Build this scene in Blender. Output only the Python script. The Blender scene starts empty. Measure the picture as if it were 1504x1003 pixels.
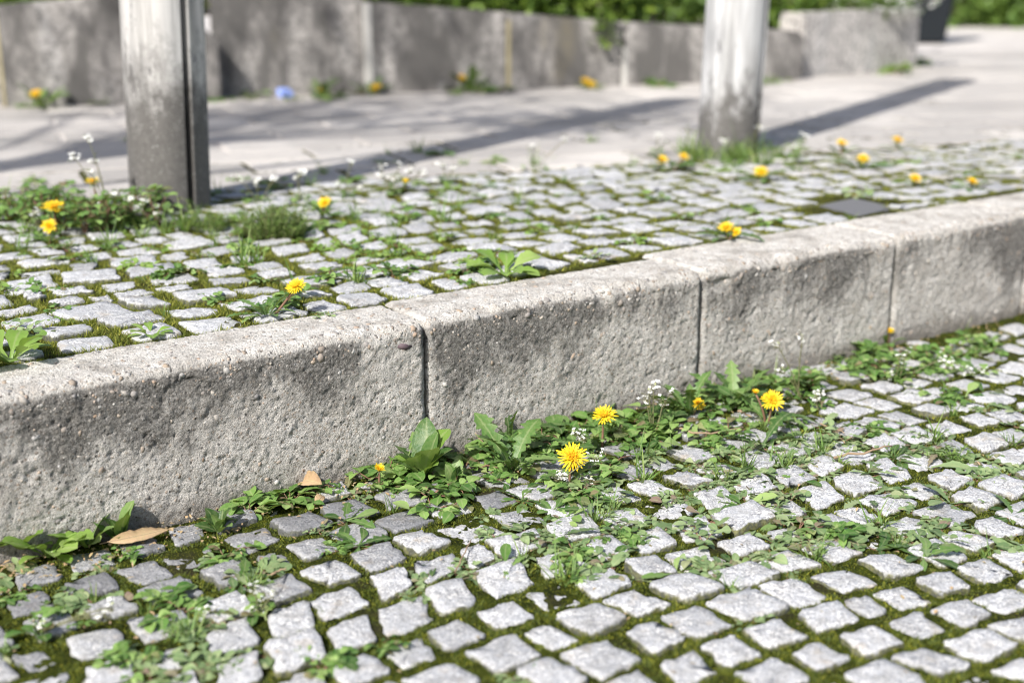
import bpy, bmesh, math, random
import numpy as np
from mathutils import Vector, Matrix, Euler

random.seed(11)
rng = np.random.default_rng(11)
scene = bpy.context.scene
col = scene.collection

# ------------------------------------------------------------------ camera, sky, sun, exposure
F_PX, HORIZON_Y, CAM_H = 1950.0, -60.0, 0.72
PITCH = math.atan((501.5 - HORIZON_Y) / F_PX)
cam_d = bpy.data.cameras.new('camera')
cam = bpy.data.objects.new('camera', cam_d)
col.objects.link(cam)
cam.location = (0, 0, CAM_H)
cam.rotation_euler = (math.pi / 2 - PITCH, 0, 0)
cam_d.sensor_width = 36.0
cam_d.lens = F_PX / 1504 * 36.0
cam_d.clip_start = 0.05
cam_d.clip_end = 600
cam_d.dof.use_dof = True
cam_d.dof.focus_distance = 1.86
cam_d.dof.aperture_fstop = 2.6
scene.camera = cam

SUN_AZ, SUN_EL = math.radians(30), math.radians(43)      # shadows fall 30 deg right of the view direction
world = bpy.data.worlds.new('World')
scene.world = world
world.use_nodes = True
wn = world.node_tree.nodes
sky = wn.new('ShaderNodeTexSky')
sky.sky_type = 'NISHITA'
sky.sun_disc = False
sky.sun_elevation = SUN_EL
sky.dust_density = 2.5
sky.ozone_density = 0.6
sky.sun_rotation = math.pi + SUN_AZ
world.node_tree.links.new(sky.outputs[0], wn['Background'].inputs[0])
wn['Background'].inputs[1].default_value = 0.105
sd = bpy.data.lights.new('sun', 'SUN')
sd.energy = 5.0
sd.angle = math.radians(0.55)
sd.color = (1.0, 0.965, 0.92)
sun = bpy.data.objects.new('sun', sd)
col.objects.link(sun)
ldir = Vector((math.sin(SUN_AZ) * math.cos(SUN_EL), math.cos(SUN_AZ) * math.cos(SUN_EL), -math.sin(SUN_EL)))
sun.rotation_euler = ldir.to_track_quat('-Z', 'Y').to_euler()
sun.location = (-4, -6, 8)
scene.view_settings.view_transform = 'Standard'
scene.view_settings.look = 'None'
scene.view_settings.gamma = 1.0
scene.view_settings.exposure = 0.60
scene.cycles.use_denoising = True
scene.cycles.filter_width = 1.05

# ------------------------------------------------------------------ layout helpers
_c, _s = math.cos(PITCH), math.sin(PITCH)


def unp(x, y, z):
    """The point of the level plane z that stands under photograph position (x, y)."""
    X, Y = (x - 752) / F_PX, (501.5 - y) / F_PX
    d = np.array([X, _c + Y * _s, -_s + Y * _c])
    return d * ((z - CAM_H) / d[2]) + np.array([0, 0, CAM_H])


def proj(P):
    q = np.asarray(P, float) - np.array([0, 0, CAM_H])
    dep = q[..., 1] * _c - q[..., 2] * _s
    up = q[..., 1] * _s + q[..., 2] * _c
    return 752 + F_PX * q[..., 0] / dep, 501.5 - F_PX * up / dep


def height_at(P, y):
    """World height above P's foot that shows at photograph row y."""
    Y = (501.5 - y) / F_PX
    return CAM_H + P[1] * (-_s + Y * _c) / (_c + Y * _s)


Z_UP = 0.215
KA = unp(240, 768, 0)
KB = unp(1502, 462, 0)
KD = (KB - KA) / np.linalg.norm(KB - KA)
KN = np.array([-KD[1], KD[0], 0])                       # towards the upper pavement
KANG = math.atan2(KD[1], KD[0])


def tb(P):
    q = np.asarray(P) - KA
    return q @ KD, q @ KN


def from_tb(t, b, z=0.0):
    return KA + KD * t + KN * b + np.array([0, 0, z])


def vnoise(p, seed=0):
    """Vectorised 3D value noise, -1..1."""
    p = np.asarray(p, float)
    i = np.floor(p).astype(np.int64)
    f = p - i
    f = f * f * (3 - 2 * f)

    def hsh(a):
        h = (a[..., 0] * 374761393 + a[..., 1] * 668265263 + a[..., 2] * 2147483647 + seed * 974711) & 0xffffffff
        h = ((h ^ (h >> 13)) * 1274126177) & 0xffffffff
        return ((h ^ (h >> 16)) & 0xffff) / 32767.5 - 1
    out = 0
    for dx in (0, 1):
        for dy in (0, 1):
            for dz in (0, 1):
                w = (f[..., 0] if dx else 1 - f[..., 0]) * (f[..., 1] if dy else 1 - f[..., 1]) * (f[..., 2] if dz else 1 - f[..., 2])
                out = out + w * hsh(i + np.array([dx, dy, dz]))
    return out


def fbm(p, octaves=3, seed=0):
    p = np.asarray(p, float)
    a, out = 1.0, 0
    for k in range(octaves):
        out = out + a * vnoise(p, seed + k)
        p = p * 2.03
        a *= 0.5
    return out


# ------------------------------------------------------------------ mesh helpers
class MB:
    def __init__(self):
        self.v, self.f, self.n, self.mid = [], [], 0, []

    def add(self, v, f, mid=None):
        v = np.asarray(v, float)
        if mid is None:
            mid = np.zeros(len(v), np.float32)
            k = len(v) // 3
            if len(v) % 3 == 0 and len(f) == 2 * (k - 1) and len(f) and tuple(f[0]) == (0, 1, k + 1, k):
                mid[:k] = 1.0                               # a leaf: its first third is the midrib
        self.mid.append(mid)
        self.v.append(v)
        n = self.n
        self.f.extend([tuple(int(i) + n for i in q) for q in f])
        self.n += len(v)

    def mesh(self, name, mat, smooth=True):
        me = bpy.data.meshes.new(name)
        me.from_pydata(np.concatenate(self.v).tolist() if self.v else [], [], self.f)
        if mat:
            for m in (mat if isinstance(mat, (list, tuple)) else [mat]):
                me.materials.append(m)
        if smooth:
            me.polygons.foreach_set('use_smooth', [True] * len(me.polygons))
        mid = np.concatenate(self.mid) if self.mid else np.zeros(0)
        if mid.any():
            me.attributes.new('mid', 'FLOAT', 'POINT').data.foreach_set('value', mid.astype(np.float32))
        me.update()
        return me


def fast_mesh(name, v, tris, mat, smooth=True):
    """Many equal-sided faces from numpy arrays."""
    v = np.asarray(v, np.float32)
    tris = np.asarray(tris, np.int32)
    me = bpy.data.meshes.new(name)
    nf, k = tris.shape
    me.vertices.add(len(v))
    me.vertices.foreach_set('co', v.ravel())
    me.loops.add(nf * k)
    me.loops.foreach_set('vertex_index', tris.ravel())
    me.polygons.add(nf)
    me.polygons.foreach_set('loop_start', np.arange(0, nf * k, k, dtype=np.int32))
    me.polygons.foreach_set('loop_total', np.full(nf, k, np.int32))
    me.polygons.foreach_set('use_smooth', np.full(nf, smooth))
    me.materials.append(mat)
    me.update()
    me.validate()
    return me


def link(name, data, parent=None, mat_world=None):
    o = bpy.data.objects.new(name, data)
    col.objects.link(o)
    if parent is not None:
        o.parent = parent
    if mat_world is not None:
        o.matrix_local = mat_world
    return o


def tag(o, label, cat, group=None):
    o['label'] = label
    o['category'] = cat
    if group:
        o['group'] = group
    return o


def structure(o, label=None):
    o['kind'] = 'structure'
    if label:
        o['label'] = label
    return o


def TRS(loc, rz=0.0, s=1.0, rx=0.0, ry=0.0):
    return Matrix.LocRotScale(Vector(loc), Euler((rx, ry, rz)), Vector((s, s, s)))


# ------------------------------------------------------------------ materials
def new_mat(name):
    m = bpy.data.materials.new(name)
    m.use_nodes = True
    nt = m.node_tree
    return m, nt, nt.nodes['Principled BSDF']


class N:
    """Small node-graph helper."""
    def __init__(self, nt):
        self.nt = nt

    def node(self, t, **kw):
        n = self.nt.nodes.new(t)
        for k, v in kw.items():
            setattr(n, k, v)
        return n

    def link(self, a, b):
        self.nt.links.new(a, b)

    def val(self, sock, v):
        if isinstance(v, (int, float, tuple, list)):
            sock.default_value = v
        else:
            self.link(v, sock)

    def coord(self, kind='Object'):
        return self.node('ShaderNodeTexCoord').outputs[kind]

    def mapping(self, vec, scale=(1, 1, 1), loc=(0, 0, 0), rot=(0, 0, 0)):
        n = self.node('ShaderNodeMapping')
        self.link(vec, n.inputs[0])
        n.inputs[1].default_value = loc
        n.inputs[2].default_value = rot
        n.inputs[3].default_value = scale
        return n.outputs[0]

    def noise(self, vec, scale, detail=3, rough=0.55, out=0):
        n = self.node('ShaderNodeTexNoise')
        self.link(vec, n.inputs['Vector'])
        n.inputs['Scale'].default_value = scale
        n.inputs['Detail'].default_value = detail
        n.inputs['Roughness'].default_value = rough
        return n.outputs[out]

    def voronoi(self, vec, scale, feature='F1', out=0, rand=1.0):
        n = self.node('ShaderNodeTexVoronoi', feature=feature)
        self.link(vec, n.inputs['Vector'])
        n.inputs['Scale'].default_value = scale
        n.inputs['Randomness'].default_value = rand
        return n.outputs[out]

    def ramp(self, fac, stops, interp='LINEAR'):
        n = self.node('ShaderNodeValToRGB')
        n.color_ramp.interpolation = interp
        e = n.color_ramp.elements
        while len(e) < len(stops):
            e.new(0.5)
        for el, (p, c) in zip(e, stops):
            el.position = p
            el.color = (c, c, c, 1) if isinstance(c, (int, float)) else tuple(c) + (1,)
        self.link(fac, n.inputs[0])
        return n.outputs[0]

    def mix(self, fac, a, b, mode='MIX'):
        n = self.node('ShaderNodeMix', data_type='RGBA', blend_type=mode)
        self.val(n.inputs[0], fac)
        self.val(n.inputs[6], tuple(a) + (1,) if isinstance(a, (tuple, list)) else a)
        self.val(n.inputs[7], tuple(b) + (1,) if isinstance(b, (tuple, list)) else b)
        return n.outputs[2]

    def math(self, op, a, b=0.0, clamp=False):
        n = self.node('ShaderNodeMath', operation=op, use_clamp=clamp)
        self.val(n.inputs[0], a)
        self.val(n.inputs[1], b)
        return n.outputs[0]

    def bump(self, height, dist=0.002, strength=1.0, normal=None):
        n = self.node('ShaderNodeBump')
        n.inputs['Strength'].default_value = strength
        n.inputs['Distance'].default_value = dist
        self.link(height, n.inputs['Height'])
        if normal is not None:
            self.link(normal, n.inputs['Normal'])
        return n.outputs[0]

    def island(self):
        return self.node('ShaderNodeNewGeometry').outputs['Random Per Island']

    def world_pos(self):
        return self.node('ShaderNodeNewGeometry').outputs['Position']


def granite(name, dark):
    m, nt, b = new_mat(name)
    g = N(nt)
    p = g.world_pos()
    isl = g.island()
    stone = g.ramp(isl, [(0.0, (.33, .33, .345)), (.15, (.53, .52, .505)), (.3, (.43, .44, .47)), (.45, (.61, .60, .58)), (.6, (.48, .49, .515)), (.75, (.58, .53, .47)), (.88, (.39, .375, .365)), (1.0, (.62, .61, .605))])
    # feldspar, quartz and biotite grains, coarser in some stones than in others
    cell = g.voronoi(p, 430, out=1)
    sep = g.node('ShaderNodeSeparateColor')
    g.link(cell, sep.inputs[0])
    patch = g.ramp(g.noise(p, 30, 2), [(.35, .35), (.65, 1)])
    c = g.mix(g.math('MULTIPLY', g.ramp(sep.outputs[0], [(.55, 0), (.70, 1)]), patch), stone, (.80, .785, .76))
    c = g.mix(g.math('MULTIPLY', g.ramp(sep.outputs[1], [(.64, 0), (.76, .8)]), patch), c, (.20, .20, .21))
    c = g.mix(g.ramp(g.noise(p, 640, 2), [(.58, 0), (.68, .75)]), c, (.085, .085, .09))
    c = g.mix(g.ramp(g.noise(p, 42, 4, .65), [(.46, 0), (.70, .6)]), c, (.27, .26, .245))      # dull grime
    c = g.mix(g.ramp(g.noise(p, 26, 3), [(.60, 0), (.74, .5)]), c, (.46, .37, .26))       # iron tint
    at = g.node('ShaderNodeAttribute', attribute_name='rim')
    moss = g.mix(g.ramp(g.noise(p, 160, 2), [(.4, 0), (.62, 1)]), (.035, .037, .010), (.13, .13, .022))
    rim = g.math('ADD', at.outputs['Fac'], g.math('MULTIPLY', g.math('SUBTRACT', g.noise(p, 110, 3), .5), .9))
    rim = g.math('ADD', rim, g.ramp(g.noise(p, 7, 3), [(.48, 0), (.68, .42)]))
    c = g.mix(g.ramp(rim, [(.60, 0), (.84, .9)]), c, moss)
    at2 = g.node('ShaderNodeAttribute', attribute_name='grime_shade')
    c = g.mix(at2.outputs['Fac'], c, g.mix(.68, c, (.085, .088, .098)))  # uneven grime, and on the lower stones a painted band of shade
    nt.links.new(c, b.inputs['Base Color'])
    b.inputs['Roughness'].default_value = 0.62
    h = g.math('ADD', g.math('MULTIPLY', g.noise(p, 330, 4, .7), 1.0), g.math('MULTIPLY', g.noise(p, 90, 2), 1.0))
    nt.links.new(g.bump(h, .0030, 1.0), b.inputs['Normal'])
    return m


def moss_ground(name, a, bcol, hi):
    m, nt, b = new_mat(name)
    g = N(nt)
    p = g.world_pos()
    c = g.mix(g.ramp(g.noise(p, 45, 3), [(.38, 0), (.62, 1)]), a, bcol)
    c = g.mix(g.ramp(g.noise(p, 420, 2), [(.56, 0), (.66, .8)]), c, hi)
    c = g.mix(g.ramp(g.noise(p, 9, 3), [(.54, 0), (.68, .75)]), c, (.042, .034, .022))     # bare soil
    nt.links.new(c, b.inputs['Base Color'])
    b.inputs['Roughness'].default_value = .95
    b.inputs['Specular IOR Level'].default_value = .1
    nt.links.new(g.bump(g.noise(p, 380, 4, .75), .006, 1.0), b.inputs['Normal'])
    return m


def concrete_kerb():
    m, nt, b = new_mat('weathered_kerb_concrete')
    g = N(nt)
    p = g.world_pos()
    geo = g.node('ShaderNodeAttribute', attribute_name='kerb_uv')   # y: 0 foot .. 1 front arris .. 2 back edge
    sx = g.node('ShaderNodeSeparateXYZ')
    g.link(geo.outputs['Vector'], sx.inputs[0])
    prof = g.math('MULTIPLY', sx.outputs['Y'], .5)
    base = g.mix(g.ramp(g.noise(p, 24, 4, .6), [(.32, 0), (.68, 1)]), (.47, .445, .405), (.70, .675, .63))
    # exposed aggregate: each cell a stone of its own tint, mortar between
    wob = g.node('ShaderNodeVectorMath', operation='ADD')
    g.link(p, wob.inputs[0])
    nz = g.node('ShaderNodeVectorMath', operation='SCALE')
    g.link(g.noise(p, 150, 2, out=1), nz.inputs[0])
    nz.inputs['Scale'].default_value = .004
    g.link(nz.outputs[0], wob.inputs[1])
    vd = g.voronoi(wob.outputs[0], 190, out=0)
    vc = g.voronoi(wob.outputs[0], 190, out=1)
    sc = g.node('ShaderNodeSeparateColor')
    g.link(vc, sc.inputs[0])
    tint = g.ramp(sc.outputs[0], [(0, (.20, .185, .165)), (.22, (.42, .35, .27)), (.42, (.52, .50, .46)), (.58, (.66, .62, .56)), (.70, (.38, .27, .19)), (.84, (.26, .26, .265)), (1, (.72, .70, .66))])
    stone_mask = g.math('MULTIPLY', g.ramp(vd, [(.30, 1), (.46, 0)]), g.ramp(sc.outputs[1], [(.38, 0), (.44, .75)]))
    c = g.mix(stone_mask, base, tint)
    # weathering: dark biofilm that hangs below the rounded arris in blotches and runs
    ms = g.mapping(p, (1, 1, .55), loc=(.37, .21, .1))
    blot = g.noise(ms, 4.6, 8, .68)
    band = g.ramp(prof, [(0.0, .02), (.14, .16), (.30, .55), (.42, .85), (.468, .80), (.500, .05)])
    run = g.noise(g.mapping(p, (1, 1, .10)), 42, 3, .6)
    blot = g.math('ADD', blot, g.math('MULTIPLY', g.math('SUBTRACT', run, .5), .16))
    blot = g.math('ADD', blot, g.math('MULTIPLY', g.math('SUBTRACT', g.noise(p, 70, 3, .7), .5), .16))
    soot = g.math('ADD', blot, g.math('MULTIPLY', g.math('SUBTRACT', band, .5), .24))
    dk = g.math('MULTIPLY', g.ramp(soot, [(.47, 0), (.57, 1)]), g.ramp(g.noise(p, 260, 4, .7), [(.30, .35), (.58, 1)]))
    c = g.mix(g.math('MULTIPLY', dk, .92), c, g.mix(g.noise(p, 40, 2), (.070, .066, .060), (.125, .12, .11)))
    c = g.mix(g.ramp(g.noise(p, 95, 3, .6), [(.60, 0), (.70, .5)]), c, (.20, .185, .16))
    # bleached top, its colour also raised for the sun falling on it
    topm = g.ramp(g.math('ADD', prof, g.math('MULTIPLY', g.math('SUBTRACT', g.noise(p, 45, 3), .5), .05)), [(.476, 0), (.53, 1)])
    bleach_sun = g.mix(g.ramp(g.noise(p, 50, 4, .65), [(.35, 0), (.65, 1)]), (.62, .58, .525), (.86, .83, .78))
    bleach_sun = g.mix(g.math('MULTIPLY', stone_mask, .55), bleach_sun, tint)
    bleach_sun = g.mix(g.ramp(g.noise(p, 14, 4, .65), [(.48, 0), (.66, .7)]), bleach_sun, (.34, .31, .27))
    c = g.mix(topm, c, bleach_sun)
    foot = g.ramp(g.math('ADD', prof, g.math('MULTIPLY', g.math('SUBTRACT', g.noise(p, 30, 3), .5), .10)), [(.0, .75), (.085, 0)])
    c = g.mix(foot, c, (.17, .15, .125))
    # sand grain and open pores
    c = g.mix(g.ramp(g.noise(p, 620, 3, .7), [(.36, .72), (.50, 0)]), c, (.13, .12, .11))
    pore = g.voronoi(p, 120, out=0)
    pc = g.voronoi(p, 120, out=1)
    ps = g.node('ShaderNodeSeparateColor')
    g.link(pc, ps.inputs[0])
    pm = g.math('MULTIPLY', g.ramp(pore, [(.16, 1), (.26, 0)]), g.ramp(ps.outputs[0], [(.72, 0), (.76, 1)]))
    c = g.mix(g.math('MULTIPLY', pm, .75), c, (.07, .065, .06))
    nt.links.new(c, b.inputs['Base Color'])
    b.inputs['Roughness'].default_value = .92
    b.inputs['Specular IOR Level'].default_value = .2
    h = g.math('ADD', g.math('MULTIPLY', g.ramp(vd, [(.0, 1), (.5, 0)]), .45), g.math('MULTIPLY', g.noise(p, 420, 4, .72), 1.3))
    h = g.math('SUBTRACT', h, g.math('MULTIPLY', pm, .7))
    nt.links.new(g.bump(h, .0042, 1.0), b.inputs['Normal'])
    return m


def concrete_wall(name, lift, stain=.95):
    m, nt, b = new_mat(name)
    g = N(nt)
    p = g.world_pos()
    ms = g.mapping(p, (1, 1, .35))
    c = g.mix(g.noise(p, 5, 4), (.26 * lift, .245 * lift, .23 * lift), (.40 * lift, .38 * lift, .36 * lift))
    c = g.mix(g.ramp(g.noise(ms, 7, 4, .6), [(.43, stain), (.60, 0)]), c, (.070, .066, .062))
    c = g.mix(g.ramp(g.noise(ms, 5.2, 3), [(.58, 0), (.70, .6)]), c, (.46, .45, .44))
    c = g.mix(g.ramp(g.noise(ms, 3.1, 3), [(.58, 0), (.72, .5)]), c, (.25, .21, .11))
    c = g.mix(g.ramp(g.noise(p, 40, 4, .75), [(.40, .75), (.54, 0)]), c, (.11, .105, .10))
    nt.links.new(c, b.inputs['Base Color'])
    b.inputs['Roughness'].default_value = .93
    nt.links.new(g.bump(g.noise(p, 130, 4, .7), .006, .8), b.inputs['Normal'])
    return m


def slab_mat():
    m, nt, b = new_mat('paving_slab_concrete')
    g = N(nt)
    p = g.world_pos()
    oi = g.node('ShaderNodeObjectInfo').outputs['Random']
    c = g.ramp(oi, [(0, (.31, .292, .27)), (.3, (.46, .43, .40)), (.5, (.38, .355, .33)), (.75, (.44, .41, .38)), (1, (.54, .505, .465))])
    c = g.mix(g.ramp(g.noise(p, 3.2, 4), [(.45, 0), (.64, .7)]), c, (.30, .28, .26))
    c = g.mix(g.ramp(g.noise(p, 260, 3, .7), [(.38, .5), (.54, 0)]), c, (.24, .23, .22))
    nt.links.new(c, b.inputs['Base Color'])
    b.inputs['Roughness'].default_value = .88
    nt.links.new(g.bump(g.noise(p, 220, 3, .7), .003, .6), b.inputs['Normal'])
    return m


def path_mat():
    m, nt, b = new_mat('path_bed')
    g = N(nt)
    p = g.world_pos()
    br = g.node('ShaderNodeTexBrick')
    g.link(g.mapping(p, rot=(0, 0, -.35)), br.inputs['Vector'])
    br.inputs['Scale'].default_value = 1.0
    br.inputs['Color1'].default_value = (.45, .42, .395, 1)
    br.inputs['Color2'].default_value = (.52, .488, .455, 1)
    br.inputs['Mortar'].default_value = (.20, .185, .17, 1)
    br.inputs['Mortar Size'].default_value = .006
    br.inputs['Brick Width'].default_value = .4
    br.inputs['Row Height'].default_value = .2
    c = g.mix(g.ramp(g.noise(p, 2.5, 4), [(.45, 0), (.7, .45)]), br.outputs[0], (.40, .375, .36))
    nt.links.new(c, b.inputs['Base Color'])
    b.inputs['Roughness'].default_value = .9
    return m


def leaf_mat(name, stops, rough=.5, trans=.35, vein=True):
    m, nt, b = new_mat(name)
    g = N(nt)
    isl = g.island()
    oi = g.node('ShaderNodeObjectInfo').outputs['Random']
    r = g.math('FRACT', g.math('ADD', g.math('MULTIPLY', isl, 1.0), oi))
    c = g.ramp(r, stops)
    p = g.world_pos()
    c = g.mix(g.ramp(g.noise(p, 160, 3), [(.40, 0), (.68, .45)]), c, g.mix(.5, c, (.30, .34, .14)))
    c = g.mix(g.ramp(g.noise(p, 480, 2), [(.64, 0), (.72, .35)]), c, (.16, .12, .05))
    at = g.node('ShaderNodeAttribute', attribute_name='mid').outputs['Fac']
    c = g.mix(g.ramp(at, [(.80, 0), (.97, .6)]), c, g.mix(.5, c, (.42, .44, .24)))
    nt.links.new(c, b.inputs['Base Color'])
    b.inputs['Roughness'].default_value = rough
    b.inputs['Specular IOR Level'].default_value = .35
    tr = g.node('ShaderNodeBsdfTranslucent')
    nt.links.new(g.mix(.55, c, (.30, .42, .05)), tr.inputs[0])
    mx = g.node('ShaderNodeMixShader')
    mx.inputs[0].default_value = trans
    nt.links.new(b.outputs[0], mx.inputs[1])
    nt.links.new(tr.outputs[0], mx.inputs[2])
    nt.links.new(mx.outputs[0], nt.nodes['Material Output'].inputs[0])
    nt.links.new(g.bump(g.noise(p, 260, 2), .0012, .6), b.inputs['Normal'])
    return m


def plain(name, rgb, rough=.6, metal=0.0, noise=0.0, scale=60, spec=.4):
    m, nt, b = new_mat(name)
    g = N(nt)
    if noise:
        c = g.mix(g.noise(g.world_pos(), scale, 3), tuple(x * (1 - noise) for x in rgb), tuple(min(1, x * (1 + noise)) for x in rgb))
        nt.links.new(c, b.inputs['Base Color'])
    else:
        b.inputs['Base Color'].default_value = tuple(rgb) + (1,)
    b.inputs['Roughness'].default_value = rough
    b.inputs['Metallic'].default_value = metal
    b.inputs['Specular IOR Level'].default_value = spec
    return m


def pole_mat(name, light, dirt_top, blots):
    m, nt, b = new_mat(name)
    g = N(nt)
    p = g.coord('Object')
    sx = g.node('ShaderNodeSeparateXYZ')
    g.link(p, sx.inputs[0])
    ms = g.mapping(p, (1, 1, .25))
    c = g.mix(g.ramp(g.noise(g.mapping(p, (1, 1, .06)), 30, 4, .65), [(.38, 0), (.58, 1)]), tuple(x * .48 for x in light), light)
    c = g.mix(g.ramp(g.noise(ms, 9, 3, .6), [(.50, 0), (.66, .55)]), c, (.28, .26, .24))
    blot = g.ramp(g.noise(g.mapping(p, (1, 1, .42), loc=(.3, .1, .2)), 24, 6, .74), [(blots, 0), (blots + .09, .85)])
    c = g.mix(blot, c, (.085, .082, .085))
    hz = g.math('ADD', sx.outputs['Z'], g.math('MULTIPLY', g.math('SUBTRACT', g.noise(g.mapping(p, (1, 1, .6)), 26, 5, .72), .5), .46))
    dirt = g.ramp(hz, [(dirt_top * .55, .95), (dirt_top, .0)])
    dcol = g.mix(g.noise(p, 90, 4, .7), (.050, .047, .045), (.16, .15, .14))
    c = g.mix(dirt, c, dcol)
    c = g.mix(g.ramp(g.noise(p, 330, 2), [(.66, 0), (.70, .8)]), c, (.55, .55, .54))
    nt.links.new(c, b.inputs['Base Color'])
    b.inputs['Metallic'].default_value = .3
    nt.links.new(g.ramp(g.math('ADD', blot, dirt), [(0, .38), (.8, .72)]), b.inputs['Roughness'])
    nt.links.new(g.bump(g.noise(p, 160, 3), .001, .4), b.inputs['Normal'])
    return m


M = {}
M['granite'] = granite('granite_cobble', 0)
M['moss'] = moss_ground('moss_and_soil', (.015, .022, .003), (.046, .060, .006), (.19, .20, .016))
M['moss_up'] = moss_ground('moss_and_soil_upper', (.022, .024, .006), (.065, .070, .012), (.22, .215, .035))
M['moss_tip'] = leaf_mat('moss_tips', [(0, (.020, .038, .003)), (.5, (.060, .085, .006)), (.85, (.16, .175, .012)), (1, (.34, .33, .025))], .8, .3)
M['moss_tip_up'] = leaf_mat('moss_tips_upper', [(0, (.05, .07, .008)), (.45, (.12, .14, .014)), (.8, (.24, .24, .03)), (1, (.42, .40, .06))], .8, .3)
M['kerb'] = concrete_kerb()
M['wall'] = concrete_wall('stained_wall_concrete', 1.12, .88)
M['wall_light'] = concrete_wall('pale_wall_concrete', 1.9, .30)
M['slab'] = slab_mat()
M['path'] = path_mat()
M['leaf'] = leaf_mat('weed_leaf', [(0, (.028, .080, .016)), (.25, (.065, .16, .030)), (.5, (.12, .235, .05)), (.75, (.20, .33, .085)), (.93, (.30, .42, .14)), (.965, (.16, .10, .07)), (1, (.10, .18, .05))], .48, .3)
M['leaf_dusty'] = leaf_mat('dusty_weed_leaf', [(0, (.075, .135, .055)), (.4, (.165, .245, .105)), (.75, (.26, .34, .165)), (.86, (.20, .13, .11)), (.92, (.10, .18, .06)), (1, (.31, .36, .19))], .6, .22)
M['leaf_dark'] = leaf_mat('dandelion_leaf', [(0, (.022, .062, .016)), (.4, (.050, .12, .028)), (.75, (.10, .195, .048)), (1, (.20, .30, .10))], .45, .3)
M['leaf_pale'] = leaf_mat('pale_rosette_leaf', [(0, (.14, .26, .04)), (.5, (.20, .33, .06)), (1, (.28, .39, .11))], .45, .35)
M['grass'] = leaf_mat('grass_blade', [(0, (.06, .14, .025)), (.5, (.12, .23, .045)), (1, (.24, .31, .08))], .5, .35)
M['stem'] = plain('weed_stem', (.15, .15, .07), .6, 0, .35, 200)
M['stem_red'] = plain('reddish_stem', (.17, .095, .06), .6, 0, .35, 200)
M['petal'] = leaf_mat('dandelion_petal', [(0, (.80, .50, .004)), (.5, (.85, .58, .008)), (1, (.88, .66, .02))], .6, .25)
M['petal_deep'] = plain('dandelion_centre', (.72, .36, .004), .7, 0, .25, 900)
M['white_petal'] = plain('white_petal', (.80, .80, .76), .6)
M['bud'] = plain('cress_bud', (.42, .46, .22), .6, 0, .3, 400)
M['pole_a'] = pole_mat('weathered_aluminium', (.60, .585, .57), .36, .545)
M['pole_b'] = pole_mat('bright_aluminium', (.62, .62, .625), .20, .575)
M['black'] = plain('slot_shade', (.012, .012, .012), .9)  # painted shade for the inside of the post slots
M['pebble'] = None


def pebble_mat():
    m, nt, b = new_mat('kerb_pebble')
    g = N(nt)
    c = g.ramp(g.island(), [(0, (.17, .155, .145)), (.2, (.33, .26, .19)), (.38, (.24, .23, .225)), (.55, (.42, .385, .33)), (.7, (.36, .25, .17)), (.82, (.55, .53, .49)), (1, (.30, .295, .29))])
    p = g.world_pos()
    c = g.mix(g.ramp(g.noise(p, 500, 3), [(.4, .5), (.62, 0)]), c, (.17, .16, .15))
    nt.links.new(c, b.inputs['Base Color'])
    b.inputs['Roughness'].default_value = .8
    b.inputs['Specular IOR Level'].default_value = .25
    nt.links.new(g.bump(g.noise(p, 700, 3), .001, .6), b.inputs['Normal'])
    return m


M['pebble'] = pebble_mat()
M['purple_pebble'] = plain('purple_pebble', (.105, .075, .085), .65, 0, .3, 300)
M['dead_leaf'] = leaf_mat('dead_leaf', [(0, (.34, .225, .12)), (.5, (.42, .28, .16)), (1, (.47, .34, .21))], .6, .2)
M['twig'] = plain('dry_twig', (.27, .19, .12), .8, 0, .35, 300)
M['shrub'] = leaf_mat('shrub_leaf', [(0, (.035, .080, .014)), (.4, (.075, .15, .020)), (.75, (.15, .25, .030)), (1, (.26, .36, .05))], .45, .35)
M['hedge'] = leaf_mat('hedge_leaf', [(0, (.050, .11, .020)), (.5, (.095, .18, .030)), (1, (.17, .27, .055))], .45, .35)
M['bark'] = plain('bark', (.12, .09, .065), .9, 0, .4, 60)
M['soil'] = plain('soil', (.075, .058, .042), .95, 0, .45, 40)
M['ground'] = plain('ground_earth', (.12, .11, .075), .95, 0, .35, 2)
M['bin'] = plain('anthracite_plastic', (.010, .013, .016), .6, 0, .15, 20, .2)
M['cover'] = plain('cover_slate', (.115, .115, .12), .85, 0, .45, 300)
M['blue'] = plain('blue_wrapper', (.22, .30, .62), .45)
M['white_foil'] = plain('white_wrapper', (.72, .74, .80), .4)
M['post_white'] = plain('pale_post', (.70, .72, .73), .5)
M['yellow_sign'] = plain('yellow_plastic', (.80, .52, .02), .5)
M['sealant'] = plain('pale_joint_mortar', (.56, .545, .51), .9, 0, .2, 60)
M['sealant_y'] = plain('lichen_joint_mortar', (.36, .315, .20), .9, 0, .3, 40)

# ------------------------------------------------------------------ the large structure: ground, lower pavement, upper pavement, path
gp = MB()
gp.add([(-300, -300, -.09), (300, -300, -.09), (300, 300, -.09), (-300, 300, -.09)], [(0, 1, 2, 3)])
structure(link('ground', gp.mesh('ground', M['ground'])), 'earth beneath and beyond the paving')


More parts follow.
